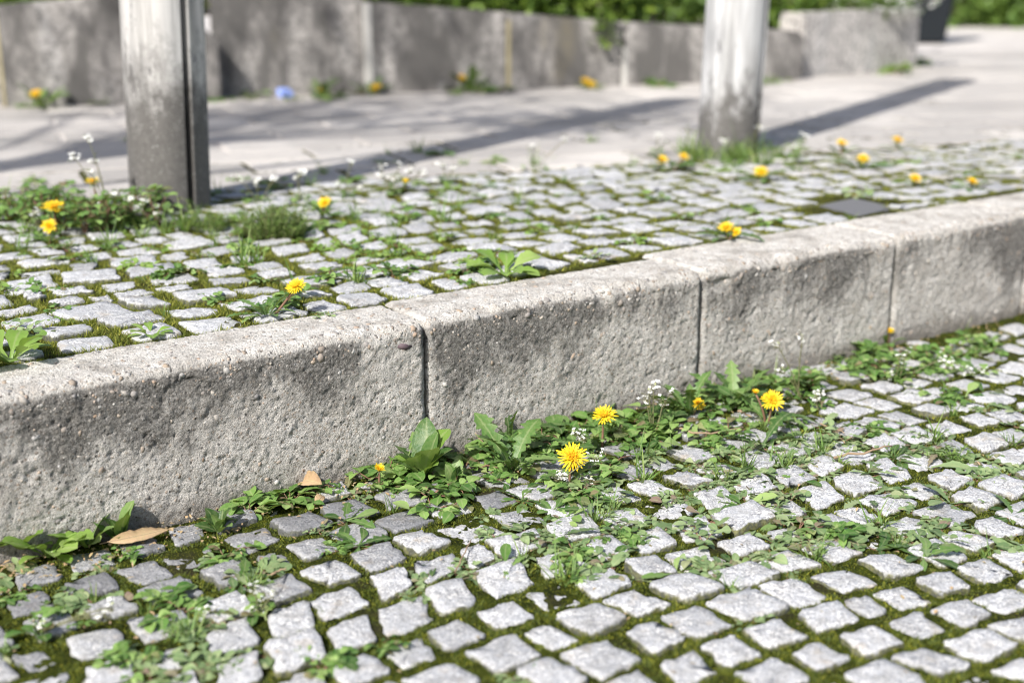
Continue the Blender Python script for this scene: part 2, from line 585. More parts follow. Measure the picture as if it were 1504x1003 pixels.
def sheet(t0, t1, b0, b1, step, z, amp, mat, name, clip=None):
    nt_, nb = int((t1 - t0) / step) + 1, int((b1 - b0) / step) + 1
    T, B = np.meshgrid(np.linspace(t0, t1, nt_), np.linspace(b0, b1, nb))
    P = KA + T[..., None] * KD + B[..., None] * KN
    P[..., 2] = z + amp * (.6 * vnoise(P * 35, 3) + .6 * vnoise(P * 90, 4) + .45 * vnoise(P * 190, 5))
    idx = np.arange(nt_ * nb).reshape(nb, nt_)
    q = np.stack([idx[:-1, :-1], idx[:-1, 1:], idx[1:, 1:], idx[1:, :-1]], -1).reshape(-1, 4)
    return fast_mesh(name, P.reshape(-1, 3), q, mat)


lower = structure(link('lower_pavement', sheet(-.55, 2.75, -1.45, .035, .0075, -.0040, .0034, M['moss'], 'lower_pavement')),
                  'mossy bed of the lower cobbled pavement')
upper = structure(link('upper_pavement', sheet(-.75, 3.6, .10, 1.75, .0105, Z_UP - .0055, .0036, M['moss_up'], 'upper_pavement')),
                  'mossy bed of the upper cobbled strip')

# front line of the path, where the cobbled strip ends
E0, E1 = unp(0, 296, Z_UP)[:2], unp(1504, 204, Z_UP)[:2]
ED = (E1 - E0) / np.linalg.norm(E1 - E0)
EN = np.array([-ED[1], ED[0]])


def beyond_edge(P):
    return (np.asarray(P)[..., :2] - E0) @ EN


PZ = Z_UP - .002


def edge_pt(u, w, z):
    q = E0 + ED * u + EN * w
    return (q[0], q[1], z)


pm = MB()
pv = [edge_pt(-8, 0, PZ - .006), edge_pt(14, 0, PZ - .006), edge_pt(30, 30, PZ - .006), edge_pt(-14, 30, PZ - .006)]
pv += [(x, y, -.08) for x, y, z in pv]
pm.add(pv, [(0, 1, 2, 3), (0, 4, 5, 1), (1, 5, 6, 2), (3, 2, 6, 7), (0, 3, 7, 4)])
path = structure(link('path', pm.mesh('path', M['path'], False)), 'pale paved footpath behind the posts')

# slabs of the path, built as far as they can be told apart
SL, SW = .40, .20
slab_me = []
for k in range(4):
    bm = bmesh.new()
    bmesh.ops.create_cube(bm, size=1)
    for v in bm.verts:
        v.co.x *= SL - .010 - .002 * (k % 2)
        v.co.y *= SW - .010
        v.co.z *= .03
    bmesh.ops.bevel(bm, geom=[e for e in bm.edges if all(v.co.z > 0 for v in e.verts)], offset=.004, segments=1, affect='EDGES')
    me = bpy.data.meshes.new('paving_slab')
    bm.to_mesh(me)
    bm.free()
    me.materials.append(M['slab'])
    slab_me.append(me)
ns = 0
for r in range(0, 16):
    for i in range(-8, 16):
        u = (i + (.5 if r % 2 else 0)) * SL
        w = (r + .5) * SW + .004
        c = edge_pt(u + SL / 2, w, PZ)
        x, y = proj(np.array(c))
        if -140 < x < 1640 and y > 60:
            o = link('paving_slab', slab_me[(i * 7 + r * 3) % 4], path)
            o.matrix_local = TRS((c[0], c[1], PZ - .015 + random.uniform(-.0012, .0012)), math.atan2(ED[1], ED[0]), 1, random.gauss(0, .003), random.gauss(0, .003))
            ns += 1


# ------------------------------------------------------------------ cobbles
def lay_cobbles(t0, t1, b0, b1, row_pitch, w_lo, w_hi, bend, seed, keep, lo_lim=None, hi_lim=None, odd=1.0):
    """Rows of roughly squared setts; returns a list of corner quads (t, b)."""
    r_ = random.Random(seed)
    rows = []
    b = b0
    lines = [b]
    while b < b1:
        b += row_pitch * (1 + odd * r_.uniform(-.18, .20))
        lines.append(b)

    def warp(t, b):
        return (t + .020 * math.sin(b * 7 + seed) + .010 * math.sin(b * 19 + 1.3), b + bend * math.sin((t - .3) * 2.4 + seed * .7) + .012 * math.sin(t * 8.5 + b * 3))
    quads = []
    for k in range(len(lines) - 1):
        t = t0 - r_.uniform(0, w_hi)
        lo, hi = lines[k], lines[k + 1]
        slant = odd * r_.uniform(-.16, .16)
        while t < t1:
            w = r_.uniform(w_lo, w_hi)
            if r_.random() < .16 * odd:
                w *= r_.uniform(.6, .85)
            j = row_pitch * (.05 + .05 * odd)
            g = r_.uniform
            sl = slant * row_pitch + g(-.007, .007)
            q = [(t + g(-j, j), lo + g(-j, j)), (t + w + g(-j, j), lo + g(-j, j)), (t + w + sl + g(-j, j), hi + g(-j, j)), (t + sl + g(-j, j), hi + g(-j, j))]
            q = [warp(*p) for p in q]
            if lo_lim:
                q = [(a_, max(c_, lo_lim(a_) + g(-.002, .002))) for a_, c_ in q]
            if hi_lim is not None:
                q = [(a_, min(c_, hi_lim + g(-.003, .003))) for a_, c_ in q]
            if min(q[3][1] - q[0][1], q[2][1] - q[1][1]) < row_pitch * .5:
                t += w
                continue
            cen = np.mean(q, 0)
            if keep(cen):
                quads.append(q)
            t += w
    return quads


def cobble_mesh(quad, z0, gap, seed, grime_shade):
    """One sett: rounded, chipped outline, dressed crown, sides down into the bed."""
    r_ = random.Random(seed)
    q = np.array([KA[:2] + KD[:2] * t + KN[:2] * b for t, b in quad])
    c = q.mean(0)
    size = np.sqrt(abs((q[2] - q[0])[0] * (q[3] - q[1])[1] - (q[2] - q[0])[1] * (q[3] - q[1])[0]) / 2)
    k = 1 - gap * r_.uniform(.75, 1.35) / size
    q = c + (q - c) * k
    ring = []
    for i in range(4):
        a, b_, d = q[i], q[(i + 1) % 4], q[i - 1]
        rad = r_.uniform(.05, .17)
        p_in = a + (d - a) * rad
        p_out = a + (b_ - a) * rad
        corner = a * .56 + (p_in + p_out) * .22
        ring += [p_in, corner, p_out]
        nxt = b_
        bow = np.array([(b_ - a)[1], -(b_ - a)[0]])
        for f in (.38, .62):
            ring.append(a + (b_ - a) * f + bow * r_.uniform(-.055, .05))
    ring = np.array(ring)
    n = len(ring)
    ring += rng.normal(0, .0013, ring.shape)
    tx, ty = r_.gauss(0, .035), r_.gauss(0, .035)
    lift = r_.gauss(0, .0022)
    V, rim = [], []

    def put(f, z, rough, rv):
        for i in range(n):
            p = c + (ring[i] - c) * f
            d = p - c
            V.append((p[0], p[1], z0 + lift + z + d[0] * tx + d[1] * ty + r_.gauss(0, rough)))
            rim.append(rv)
    put(1.0, -.045, 0, 1.0)
    put(1.03, -.008, .0008, 1.0)
    put(1.0, -.0016, .0010, .62)
    put(.955, .0002, .0009, .30)
    put(.66, .0003, .0009, 0.0)
    put(.34, .0005, .0009, 0.0)
    V.append((c[0], c[1], z0 + lift + .0012))
    rim.append(0.0)
    F = []
    for k_ in range(5):
        for i in range(n):
            F.append((k_ * n + i, k_ * n + (i + 1) % n, (k_ + 1) * n + (i + 1) % n, (k_ + 1) * n + i))
    for i in range(n):
        F.append((5 * n + i, 5 * n + (i + 1) % n, 6 * n))
    return np.array(V), F, rim, [grime_shade] * len(rim), c, ring


def add_attrs(me, rim, grime_shade):
    for nm, a in (('rim', rim), ('grime_shade', grime_shade)):
        at = me.attributes.new(nm, 'FLOAT', 'POINT')
        at.data.foreach_set('value', np.asarray(a, np.float32))


def build_cobbles(parent, quads, z0, gap, seed, grime_shade_fn, limit=300):
    info = []
    for i, q in enumerate(quads):
        P = from_tb(*np.mean(q, 0), z0)
        x, y = proj(P)
        seen = -60 < x < 1564 and 180 < y < 1060
        info.append((not seen, np.linalg.norm(P - np.array([0, 0, CAM_H])), i))
    info.sort()
    rest, rest_rim, rest_g = MB(), [], []
    outlines = []
    for n_, (unseen, dist, i) in enumerate(info):
        P = from_tb(*np.mean(quads[i], 0), z0)
        V, F, rim, gr, c, ring = cobble_mesh(quads[i], z0, gap, seed * 1000 + i, grime_shade_fn(P))
        outlines.append((c, ring))
        if n_ < limit and not unseen:
            mb = MB()
            V0 = V - np.array([c[0], c[1], 0])
            mb.add(V0, F)
            me = mb.mesh('cobble', M['granite'])
            add_attrs(me, rim, gr)
            o = link('cobble', me, parent)
            o.location = (c[0], c[1], 0)
        else:
            rest.add(V, F)
            rest_rim += rim
            rest_g += gr
    me = rest.mesh('outlying_cobbles', M['granite'])
    add_attrs(me, rest_rim, rest_g)
    o = link('outlying_cobbles', me, parent)
    o['kind'] = 'stuff'
    return outlines


def keep_lower(c):
    return c[1] < -.02 and -1.2 < c[1]


def grime_shade_lower(P):
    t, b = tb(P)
    g = max(0, 1 - abs(b + .10) / .22) * (1.0 if t < .45 else max(.25, 1 - (t - .45) * 1.0))  # shade band along the kerb, strongest at left, painted into the stones
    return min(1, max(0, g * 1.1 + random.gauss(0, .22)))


def in_cover(P):
    x, y = proj(P)
    return 1196 < x < 1322 and 287 < y < 317


def kerb_back(t):
    return (.122 if t < .41 else .129 if t < .96 else .168 if t < 1.46 else .176)


def keep_upper(c):
    P = from_tb(c[0], c[1], Z_UP)
    return beyond_edge(P) < -.02 and not in_cover(P)


lower_q = lay_cobbles(-.45, 2.65, -1.15, .09, .070, .060, .082, .020, 3, keep_lower, None, .006, .45)
upper_q = lay_cobbles(-.65, 3.4, .06, 1.65, .080, .062, .106, .028, 8, keep_upper, kerb_back, None)
lower_out = build_cobbles(lower, lower_q, .0010, .0162, 1, grime_shade_lower)
upper_out = build_cobbles(upper, upper_q, Z_UP + .0005, .0200, 2, lambda P: min(.8, max(0, random.gauss(.12, .20))))


def moss_blades(outlines, n, z, hmin, hmax, mat, name, parent, reach, ymin):
    """Moss shoots standing in the joints."""
    pts = []
    cs = []
    for c, ring in outlines:
        x, y = proj(np.array([c[0], c[1], z]))
        if -80 < x < 1580 and ymin < y < 1060:
            cs.append((c, ring))
    w = np.array([1.0 / max(.6, np.linalg.norm(c)) ** 1.2 for c, r in cs])
    pick = rng.choice(len(cs), n, p=w / w.sum())
    base = np.empty((n, 3))
    for k, i in enumerate(pick):
        c, ring = cs[i]
        j = rng.integers(len(ring))
        p = ring[j] + (ring[(j + 1) % len(ring)] - ring[j]) * rng.random()
        d = p - c
        d = d / (np.linalg.norm(d) + 1e-9)
        p = p + d * rng.uniform(-.0005, reach)
        base[k] = (p[0], p[1], z)
    base[:, 2] += .003 * vnoise(base * 60, 9)
    a = rng.uniform(0, 2 * np.pi, n)
    h = rng.uniform(hmin, hmax, n) * (1 + .6 * vnoise(base * 25, 14))
    wd = rng.uniform(.0006, .0013, n)
    lean = rng.normal(0, .6, (n, 2)) * h[:, None]
    v = np.empty((n, 3, 3))
    v[:, 0] = base - np.stack([np.cos(a) * wd, np.sin(a) * wd, 0 * a], 1)
    v[:, 1] = base + np.stack([np.cos(a) * wd, np.sin(a) * wd, 0 * a], 1)
    v[:, 2] = base + np.stack([lean[:, 0], lean[:, 1], h], 1)
    o = link(name, fast_mesh(name, v.reshape(-1, 3), np.arange(n * 3).reshape(-1, 3), mat, False), parent)
    o['kind'] = 'stuff'
    return o


moss_blades(lower_out, 120000, -.0042, .0018, .0046, M['moss_tip'], 'moss', lower, .014, 430)
moss_blades(upper_out, 140000, Z_UP - .0055, .0030, .0095, M['moss_tip_up'], 'moss', upper, .014, 190)

# ------------------------------------------------------------------ kerb
JOINTS = [-.16, .411, .961, 1.463, 1.885, 2.36, 2.86]
WIDTH = [.128, .128, .140, .172, .172, .172, .172]
LABELS = ['concrete kerb block at the left frame edge, its end hidden by leaves', None, None, None, None, None, None]


def kerb_block(t0, t1, w, out, seed, label, bow):
    """A kerb stone with a worn, rounded front arris and cast-in pebbles."""
    L = t1 - t0 - .007
    r = .021
    H = Z_UP
    step = .0027
    prof = []
    zs = np.arange(-.06, H - r, step)
    prof += [(0.0, z, 0 if z < 0 else z / (H - r) * .9) for z in zs]
    for a in np.linspace(0, math.pi / 2, 11):
        prof.append((r - r * math.cos(a), H - r + r * math.sin(a), .9 + .2 * a / (math.pi / 2)))
    for y in np.arange(r + step, w - .008, step):
        prof.append((y, H, 1.1 + .9 * (y - r) / (w - r)))
    for a in np.linspace(0, math.pi / 2, 4):
        prof.append((w - .008 + .008 * math.sin(a), H - .008 + .008 * math.cos(a), 2.0))
    prof.append((w, -.05, 2.0))
    prof = np.array(prof)
    tan = np.gradient(prof[:, :2], axis=0)
    nor = np.stack([-tan[:, 1], tan[:, 0]], 1)
    nor /= np.linalg.norm(nor, axis=1)[:, None] + 1e-9
    nx = int(L / step)
    X = np.linspace(0, L, nx)
    P = np.zeros((nx, len(prof), 3))
    P[..., 0] = X[:, None]
    P[..., 1] = prof[:, 0]
    P[..., 2] = prof[:, 1]
    W = P + seed * 7.3
    edge = np.clip(np.abs(prof[:, 2] - 1.0) / .22, 0, 1)
    disp = .0008 * fbm(W * 22, 2, seed) + .0009 * fbm(W * 110, 2, seed + 5) + .0009 * vnoise(W * 300, seed + 7)
    chips = np.clip(vnoise(W * 38, seed + 20) - .22, 0, 1) * .0135 * (1 - edge)[None, :]
    pits = np.clip(vnoise(W * 150, seed + 9) - .60, 0, 1) * .0060
    disp = disp - chips - pits
    ends = np.minimum(X, L - X)
    disp = disp - (.0045 * np.exp(-(ends / .004) ** 2))[:, None]
    P[..., 1] += disp * nor[:, 0]
    P[..., 2] += disp * nor[:, 1]
    idx = np.arange(nx * len(prof)).reshape(nx, len(prof))
    q = np.stack([idx[:-1, :-1], idx[1:, :-1], idx[1:, 1:], idx[:-1, 1:]], -1).reshape(-1, 4)
    me = bpy.data.meshes.new('kerb_stone')
    faces = q.tolist() + [idx[0, :].tolist(), idx[-1, ::-1].tolist()]
    me.from_pydata(P.reshape(-1, 3).tolist(), [], faces)
    me.polygons.foreach_set('use_smooth', [True] * (len(faces) - 2) + [False] * 2)
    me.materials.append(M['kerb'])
    at = me.attributes.new('kerb_uv', 'FLOAT_VECTOR', 'POINT')
    uv = np.zeros((nx, len(prof), 3), np.float32)
    uv[..., 0] = X[:, None]
    uv[..., 1] = prof[:, 2]
    uv[..., 2] = prof[:, 1]
    at.data.foreach_set('vector', uv.ravel())
    me.update()
    o = link('kerb_stone', me)
    base = from_tb(t0 + .0035, out, 0)
    o.matrix_local = Matrix.LocRotScale(Vector(base), Euler((0, 0, KANG + bow)), None)
    tag(o, label, 'kerb stone', 'concrete kerb stones between the two pavements')
    # pebbles that stand out of the worn surface
    bm = bmesh.new()
    bmesh.ops.create_icosphere(bm, subdivisions=1, radius=1)
    iv = np.array([v.co[:] for v in bm.verts])
    fi = [[v.index for v in f.verts] for f in bm.faces]
    bm.free()
    r_ = np.random.default_rng(seed)
    pv, pf = [], []
    n = int(900 * L / .5)
    for k in range(n):
        u = r_.random()
        if u < .30:
            j = r_.integers(np.searchsorted(prof[:, 2], .86), np.searchsorted(prof[:, 2], 1.16))
        elif u < .50:
            j = r_.integers(np.searchsorted(prof[:, 2], 1.16), len(prof) - 6)
        else:
            j = r_.integers(18, np.searchsorted(prof[:, 2], .88))
        i = r_.integers(3, nx - 3)
        c = P[i, j]
        nn = np.array([0, nor[j, 0], nor[j, 1]])
        big = r_.random()
        R = r_.uniform(.0012, .0030) if big < .82 else r_.uniform(.0030, .0066)
        s = np.array([R * r_.uniform(.8, 1.5), R * r_.uniform(.7, 1.1), R * r_.uniform(.35, .5)])
        v = iv * s
        a = r_.uniform(0, np.pi)
        v = np.stack([v[:, 0] * np.cos(a) - v[:, 1] * np.sin(a), v[:, 0] * np.sin(a) + v[:, 1] * np.cos(a), v[:, 2]], 1)
        tx = np.array([1, 0, 0])
        ty = np.cross(nn, tx)
        v = c + v[:, :1] * tx + v[:, 1:2] * ty + (v[:, 2:] - s[2] * (r_.uniform(.35, .75) if prof[j, 2] > .86 else r_.uniform(.62, .92))) * nn
        pf.extend((np.array(fi) + len(pv) * 12 if False else np.array(fi) + len(iv) * k).tolist())
        pv.append(v)
    pe = link('pebbles', fast_mesh('pebbles', np.concatenate(pv), pf, M['pebble']), o)
    pe['kind'] = 'stuff'
    return o, iv, fi


kerb_labels = [
    'long mottled concrete kerb stone above the flat brown fallen leaf',
    'concrete kerb stone with upright dandelion leaves and two open yellow flowers at its foot',
    'concrete kerb stone behind the white cress and beside the open dark joint, a double dandelion on its back edge',
    'pale kerb stone with streaked upper face beside the dark slate cover',
    'kerb stone running out of frame past the pale one',
    'farthest kerb stone beyond the frame edge',
]
kerbs = []
spec = [(-.72, .411, .128, -.004, 0), (.411, .961, .130, .0015, 0), (.961, 1.463, .165, .004, .004), (1.463, 1.885, .168, .007, .006), (1.885, 2.36, .168, .010, .010)]
kerb_labels = [
    'long mottled concrete kerb stone above the flat brown fallen leaf',
    'concrete kerb stone whose foot is overgrown by the two largest open dandelions',
    'concrete kerb stone behind the white cress with a double dandelion on its back edge',
    'pale upper-right kerb stone in front of the dark slate cover',
    'last kerb stone in view, cut off by the frame',
]
for i, (a, b_, w, out, bow) in enumerate(spec):
    o, iv, fi = kerb_block(a, b_, w, out, 3 + i, kerb_labels[i], bow)
    kerbs.append(o)
# the large purple pebble beside the first joint
mb = MB()
mb.add(iv * np.array([.0150, .0050, .0085]), fi)
pb = link('purple_pebble', mb.mesh('purple_pebble', M['purple_pebble']), kerbs[0])
pb['label'] = 'flat dark purple pebble set in the upper face by the joint'
pb.location = ((.411 + .72) - .0385, .0035, Z_UP - .031)
pb.rotation_euler = (-.5, .12, 0)

# ------------------------------------------------------------------ posts with a vertical slot
def post(px_l, px_r, base_y, slot_deg, height, mat, label):
    cxp = (px_l + px_r) / 2
    P = unp(cxp, base_y - 5, Z_UP)
    dep = P[1] * _c - (P[2] - CAM_H) * _s
    R = (px_r - px_l) / 2 / F_PX * dep
    P = P + np.array([P[0], P[1], 0]) / np.linalg.norm(P[:2]) * R * .45
    face = math.atan2(-P[1], -P[0])                         # towards the viewer
    sa = face + math.radians(slot_deg)
    half = .0085 / R
    ring = []
    angs = np.linspace(sa + half, sa + 2 * math.pi - half, 72)
    for a in angs:
        ring.append((R * math.cos(a), R * math.sin(a)))
    inner = [(ring[-1][0] * .55, ring[-1][1] * .55), (ring[0][0] * .55, ring[0][1] * .55)]
    lipA = (ring[-1][0] * .985, ring[-1][1] * .985)
    ring = ring + inner
    n = len(ring)
    v, f = [], []
    hs = [-.05, .0, .02, .05] + list(np.linspace(.1, height, 12))
    for h in hs:
        v += [(x, y, h) for x, y in ring]
    for k in range(len(hs) - 1):
        for i in range(n):
            f.append((k * n + i, k * n + (i + 1) % n, (k + 1) * n + (i + 1) % n, (k + 1) * n + i))
    f.append(tuple(range((len(hs) - 1) * n, len(hs) * n)))
    root = bpy.data.objects.new('sign_post', None)
    col.objects.link(root)
    root.location = (P[0], P[1], Z_UP)
    root.rotation_euler = (0, math.radians(1.5), 0)
    tag(root, label, 'post', 'slotted metal posts')
    mb = MB()
    mb.add(v, f)
    me = mb.mesh('shaft', mat)
    tube = link('shaft', me, root)
    es = me
    # sharp slot edges
    mod = tube.modifiers.new('edge', 'EDGE_SPLIT')
    mod.split_angle = math.radians(35)
    # black strip deep in the slot, standing in for the shade inside
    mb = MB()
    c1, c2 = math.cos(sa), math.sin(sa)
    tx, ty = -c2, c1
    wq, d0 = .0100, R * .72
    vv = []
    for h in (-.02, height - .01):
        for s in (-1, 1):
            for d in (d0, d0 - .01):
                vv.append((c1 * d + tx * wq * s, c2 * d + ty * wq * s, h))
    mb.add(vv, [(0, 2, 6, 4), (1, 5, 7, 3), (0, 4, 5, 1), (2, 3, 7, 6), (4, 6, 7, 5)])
    link('slot_shade_strip', mb.mesh('slot_shade_strip', M['black'], False), root)
    # bright folded lip along the slot
    mb = MB()
    vv = []
    for h in (.004, height):
        for s, d in ((1.12, R * .988), (1.55, R * .986), (1.55, R * 1.006), (1.12, R * 1.006)):
            off = .0078 * s
            vv.append((c1 * d + tx * off, c2 * d + ty * off, h))
    mb.add(vv, [(0, 1, 5, 4), (1, 2, 6, 5), (2, 3, 7, 6), (3, 0, 4, 7), (4, 5, 6, 7)])
    link('slot_lip', mb.mesh('slot_lip', mat, False), root)
    return root, R, P


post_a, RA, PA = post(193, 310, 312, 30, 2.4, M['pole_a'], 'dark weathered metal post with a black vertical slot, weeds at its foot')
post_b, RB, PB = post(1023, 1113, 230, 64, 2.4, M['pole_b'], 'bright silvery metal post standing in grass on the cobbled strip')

# ------------------------------------------------------------------ low wall panels
def wall_panel(x0, y0, x1, y1, top0, top1, thick, mat, label, fwd=0.0, round_r=0.0, name='wall_panel', extra=None):
    """A cast panel standing on the path; feet at (x0,y0)-(x1,y1), top edge seen at rows top0/top1."""
    A, B = unp(x0, y0, PZ), unp(x1, y1, PZ)
    d = (B - A) / np.linalg.norm(B - A)
    nrm = np.array([-d[1], d[0], 0])
    A, B = A - nrm * fwd, B - nrm * fwd
    L = np.linalg.norm(B - A)
    hA, hB = height_at(A, top0) - PZ, height_at(B, top1) - PZ
    prof = [(0, -.08), (L, -.08)]
    if round_r:
        for a in np.linspace(0, math.pi / 2, 7):
            prof.append((L - round_r + round_r * math.cos(a), hB - round_r + round_r * math.sin(a)))
    else:
        prof.append((L, hB))
    for p in (extra or []):
        prof.append((p[0] * L, p[1]))
    prof.append((0, hA))
    bm = bmesh.new()
    vs = [bm.verts.new((x, 0, z)) for x, z in prof]
    fc = bm.faces.new(vs)
    ex = bmesh.ops.extrude_face_region(bm, geom=[fc])
    bmesh.ops.translate(bm, verts=[g for g in ex['geom'] if isinstance(g, bmesh.types.BMVert)], vec=(0, thick, 0))
    bmesh.ops.recalc_face_normals(bm, faces=bm.faces)
    bmesh.ops.bevel(bm, geom=[e for e in bm.edges if e.calc_length() > .03], offset=.007, segments=2, affect='EDGES')
    me = bpy.data.meshes.new(name)
    bm.to_mesh(me)
    bm.free()
    me.materials.append(mat)
    o = link(name, me)
    o.matrix_local = Matrix.LocRotScale(Vector(A), Euler((0, 0, math.atan2(d[1], d[0]))), None)
    tag(o, label, 'wall', 'low concrete wall panels along the path')
    return o, A, B, hA, hB


def joint_strip(o_prev, w, h, mat, off):
    """Mortar in the joint at the panel's start."""
    mb = MB()
    x0, x1, y0, y1 = -w / 2, w / 2, -.004, .03
    v = [(x, y, z) for z in (-.02, h) for x, y in ((x0, y0), (x1, y0), (x1, y1), (x0, y1))]
    mb.add(v, [(0, 1, 5, 4), (1, 2, 6, 5), (2, 3, 7, 6), (3, 0, 4, 7), (4, 5, 6, 7)])
    return link('joint_mortar', mb.mesh('joint_mortar', mat, False), o_prev)


g_ = 2.2
wl = wall_panel(-320, 163, 8, 153, 2, 9, .10, M['wall'], 'stained wall panel at the frame edge beyond the dark post', .035)
w0 = wall_panel(10, 152.8, 322, 143.5, 10, 62, .16, M['wall'], 'stained wall panel standing forward behind the dark post', .13, extra=[(.80, .36), (.5, .38)])
w1 = wall_panel(318, 143.5, 539, 137.6, -38, -2, .10, M['wall'], 'tall stained wall panel with a triangular shadow, beside the dark post')
w2 = wall_panel(543, 138.4, 744, 131.8, 3, 19, .10, M['wall'], 'dark blotched wall panel after the pale wide joint')
w3 = wall_panel(747, 131.6, 914, 126, 19.3, 33, .10, M['wall'], 'wall panel with trailing sprig over its top edge')
w4 = wall_panel(917, 126, 1178, 118, 33.2, 46, .10, M['wall'], 'wall panel with rounded end behind the bright post', 0, .05)
w5 = wall_panel(1177, 115.5, 1346, 100, 20, 12, .14, M['wall_light'], 'pale set-back wall panel with dark stain and white flowers above')
joint_strip(w2[0], .030, w2[3] - .005, M['sealant'], 0)
joint_strip(w3[0], .016, w3[3] - .03, M['sealant_y'], 0)
joint_strip(w4[0], .020, w4[3] - .10, M['sealant'], 0)
joint_strip(w0[0], .012, w0[3] - .02, M['sealant_y'], 0)

# planting bed behind the wall
bb = [wl[1], w1[1], w2[1], w4[2], w5[2]]
mb = MB()
front = [np.array(p) + np.array([0, .08, 0]) for p in bb]
hz = [.25, .30, .27, .16, .20]
front[-1] = front[-1] - np.array([.10, 0, 0])
v = [(p[0], p[1], PZ + h) for p, h in zip(front, hz)] + [(p[0] - .05 * k, p[1] + (2.6 if k < 3 else .9), PZ + h + .04) for k, (p, h) in enumerate(zip(front, hz))]
n = len(front)
mb.add(v, [(i, i + 1, n + i + 1, n + i) for i in range(n - 1)])
structure(link('planting_bed', mb.mesh('planting_bed', M['soil'])), 'soil of the raised bed behind the low wall')


# ------------------------------------------------------------------ leaves, flowers and weeds
def leaf_geo(L, W, kind='oval', lift=.35, droop=.55, fold=.25, seg=8, teeth=5, twist=0.0, seed=0):
    r_ = random.Random(seed)
    t = np.linspace(0, 1, seg + 1)
    if kind == 'oval':
        w = W * np.sin(np.pi * np.clip(t, 0, 1) ** .85) ** .75
        w[0] = W * .08
        w[-1] = 0
    elif kind == 'spoon':
        w = W * (.16 + .84 * np.clip((t - .25) / .35, 0, 1)) * np.sqrt(np.clip(1 - (np.clip(t - .62, 0, 1) / .385) ** 2, 0, 1))
        w[-1] = 0
    elif kind == 'blade':
        w = W * (1 - t ** 2) * .9 + .0001
    else:                                                   # toothed, backward-pointing lobes
        env = np.interp(t, [0, .12, .45, .78, 1], [.12, .30, .80, 1.0, .05])
        ph = (t * teeth) % 1.0
        saw = .42 + .58 * np.clip(1 - ph * 1.25, 0, 1) ** .8
        saw = np.where(t > .80, np.clip(saw, .78, 1), saw)
        w = W * env * saw
        w[-1] = 0
    x = L * t
    z = L * (lift * t - droop * t ** 2)
    side = L * twist * t ** 2
    wav = np.array([r_.uniform(-.12, .12) for _ in t])
    V = []
    for i in range(seg + 1):
        V.append((x[i], side[i], z[i]))
    for s in (-1, 1):
        for i in range(seg + 1):
            V.append((x[i] - (w[i] * .22 if kind == 'toothed' else 0), side[i] + s * w[i], z[i] + w[i] * (fold + wav[i] * (s * .8 + .3))))
    n = seg + 1
    Fc = []
    for i in range(seg):
        Fc.append((i, i + 1, n + i + 1, n + i))
        Fc.append((i + 1, i, 2 * n + i, 2 * n + i + 1))
    return np.array(V), Fc


def place(V, yaw, loc, pitch=0.0, roll=0.0):
    R = np.array(Euler((roll, -pitch, yaw)).to_matrix())
    return V @ R.T + np.asarray(loc)


def tube(pts, r0, r1, sides=5):
    pts = np.asarray(pts, float)
    n = len(pts)
    V, Fc = [], []
    for i, p in enumerate(pts):
        d = pts[min(i + 1, n - 1)] - pts[max(i - 1, 0)]
        d /= np.linalg.norm(d) + 1e-9
        a = np.cross(d, [0, 0, 1] if abs(d[2]) < .9 else [1, 0, 0])
        a /= np.linalg.norm(a)
        b = np.cross(d, a)
        r = r0 + (r1 - r0) * i / (n - 1)
        for k in range(sides):
            th = 2 * math.pi * k / sides
            V.append(p + (a * math.cos(th) + b * math.sin(th)) * r)
    for i in range(n - 1):
        for k in range(sides):
            Fc.append((i * sides + k, i * sides + (k + 1) % sides, (i + 1) * sides + (k + 1) % sides, (i + 1) * sides + k))
    Fc.append(tuple((n - 1) * sides + k for k in range(sides)))
    return np.array(V), Fc


# shared leaf meshes for dandelions
DLEAF = []
for k in range(6):
    mb = MB()
    mb.add(*leaf_geo(1.0, .15 + .02 * (k % 3), 'toothed', [.55, .35, .8, .45, .6, .3][k], [.55, .35, .55, .5, .3, .28][k], .30, 30, 5 + k % 3, random.uniform(-.15, .15), k))
    DLEAF.append(mb.mesh('leaf', M['leaf_dark']))
DLEAF_DUSTY = []
for k in range(4):
    mb = MB()
    mb.add(*leaf_geo(1.0, .14 + .02 * (k % 3), 'toothed', .10, .10, .16, 30, 6 + k % 3, random.uniform(-.2, .2), 40 + k))
    DLEAF_DUSTY.append(mb.mesh('leaf', M['leaf_dusty']))
SLEAF = []
for k in range(5):
    mb = MB()
    mb.add(*leaf_geo(1.0, .21 + .03 * (k % 3), 'spoon', [.5, .3, .75, .4, .6][k], [.5, .3, .55, .42, .4][k], .28, 12, 0, random.uniform(-.15, .15), 60 + k))
    SLEAF.append(mb.mesh('leaf', M['leaf_pale']))
OLEAF = []
for k in range(4):
    mb = MB()
    mb.add(*leaf_geo(1.0, .30, 'oval', [.9, .5, 1.2, .3][k], [.4, .4, .5, .3][k], .25, 10, 0, random.uniform(-.2, .2), 80 + k))
    OLEAF.append(mb.mesh('leaf', M['leaf_dark']))


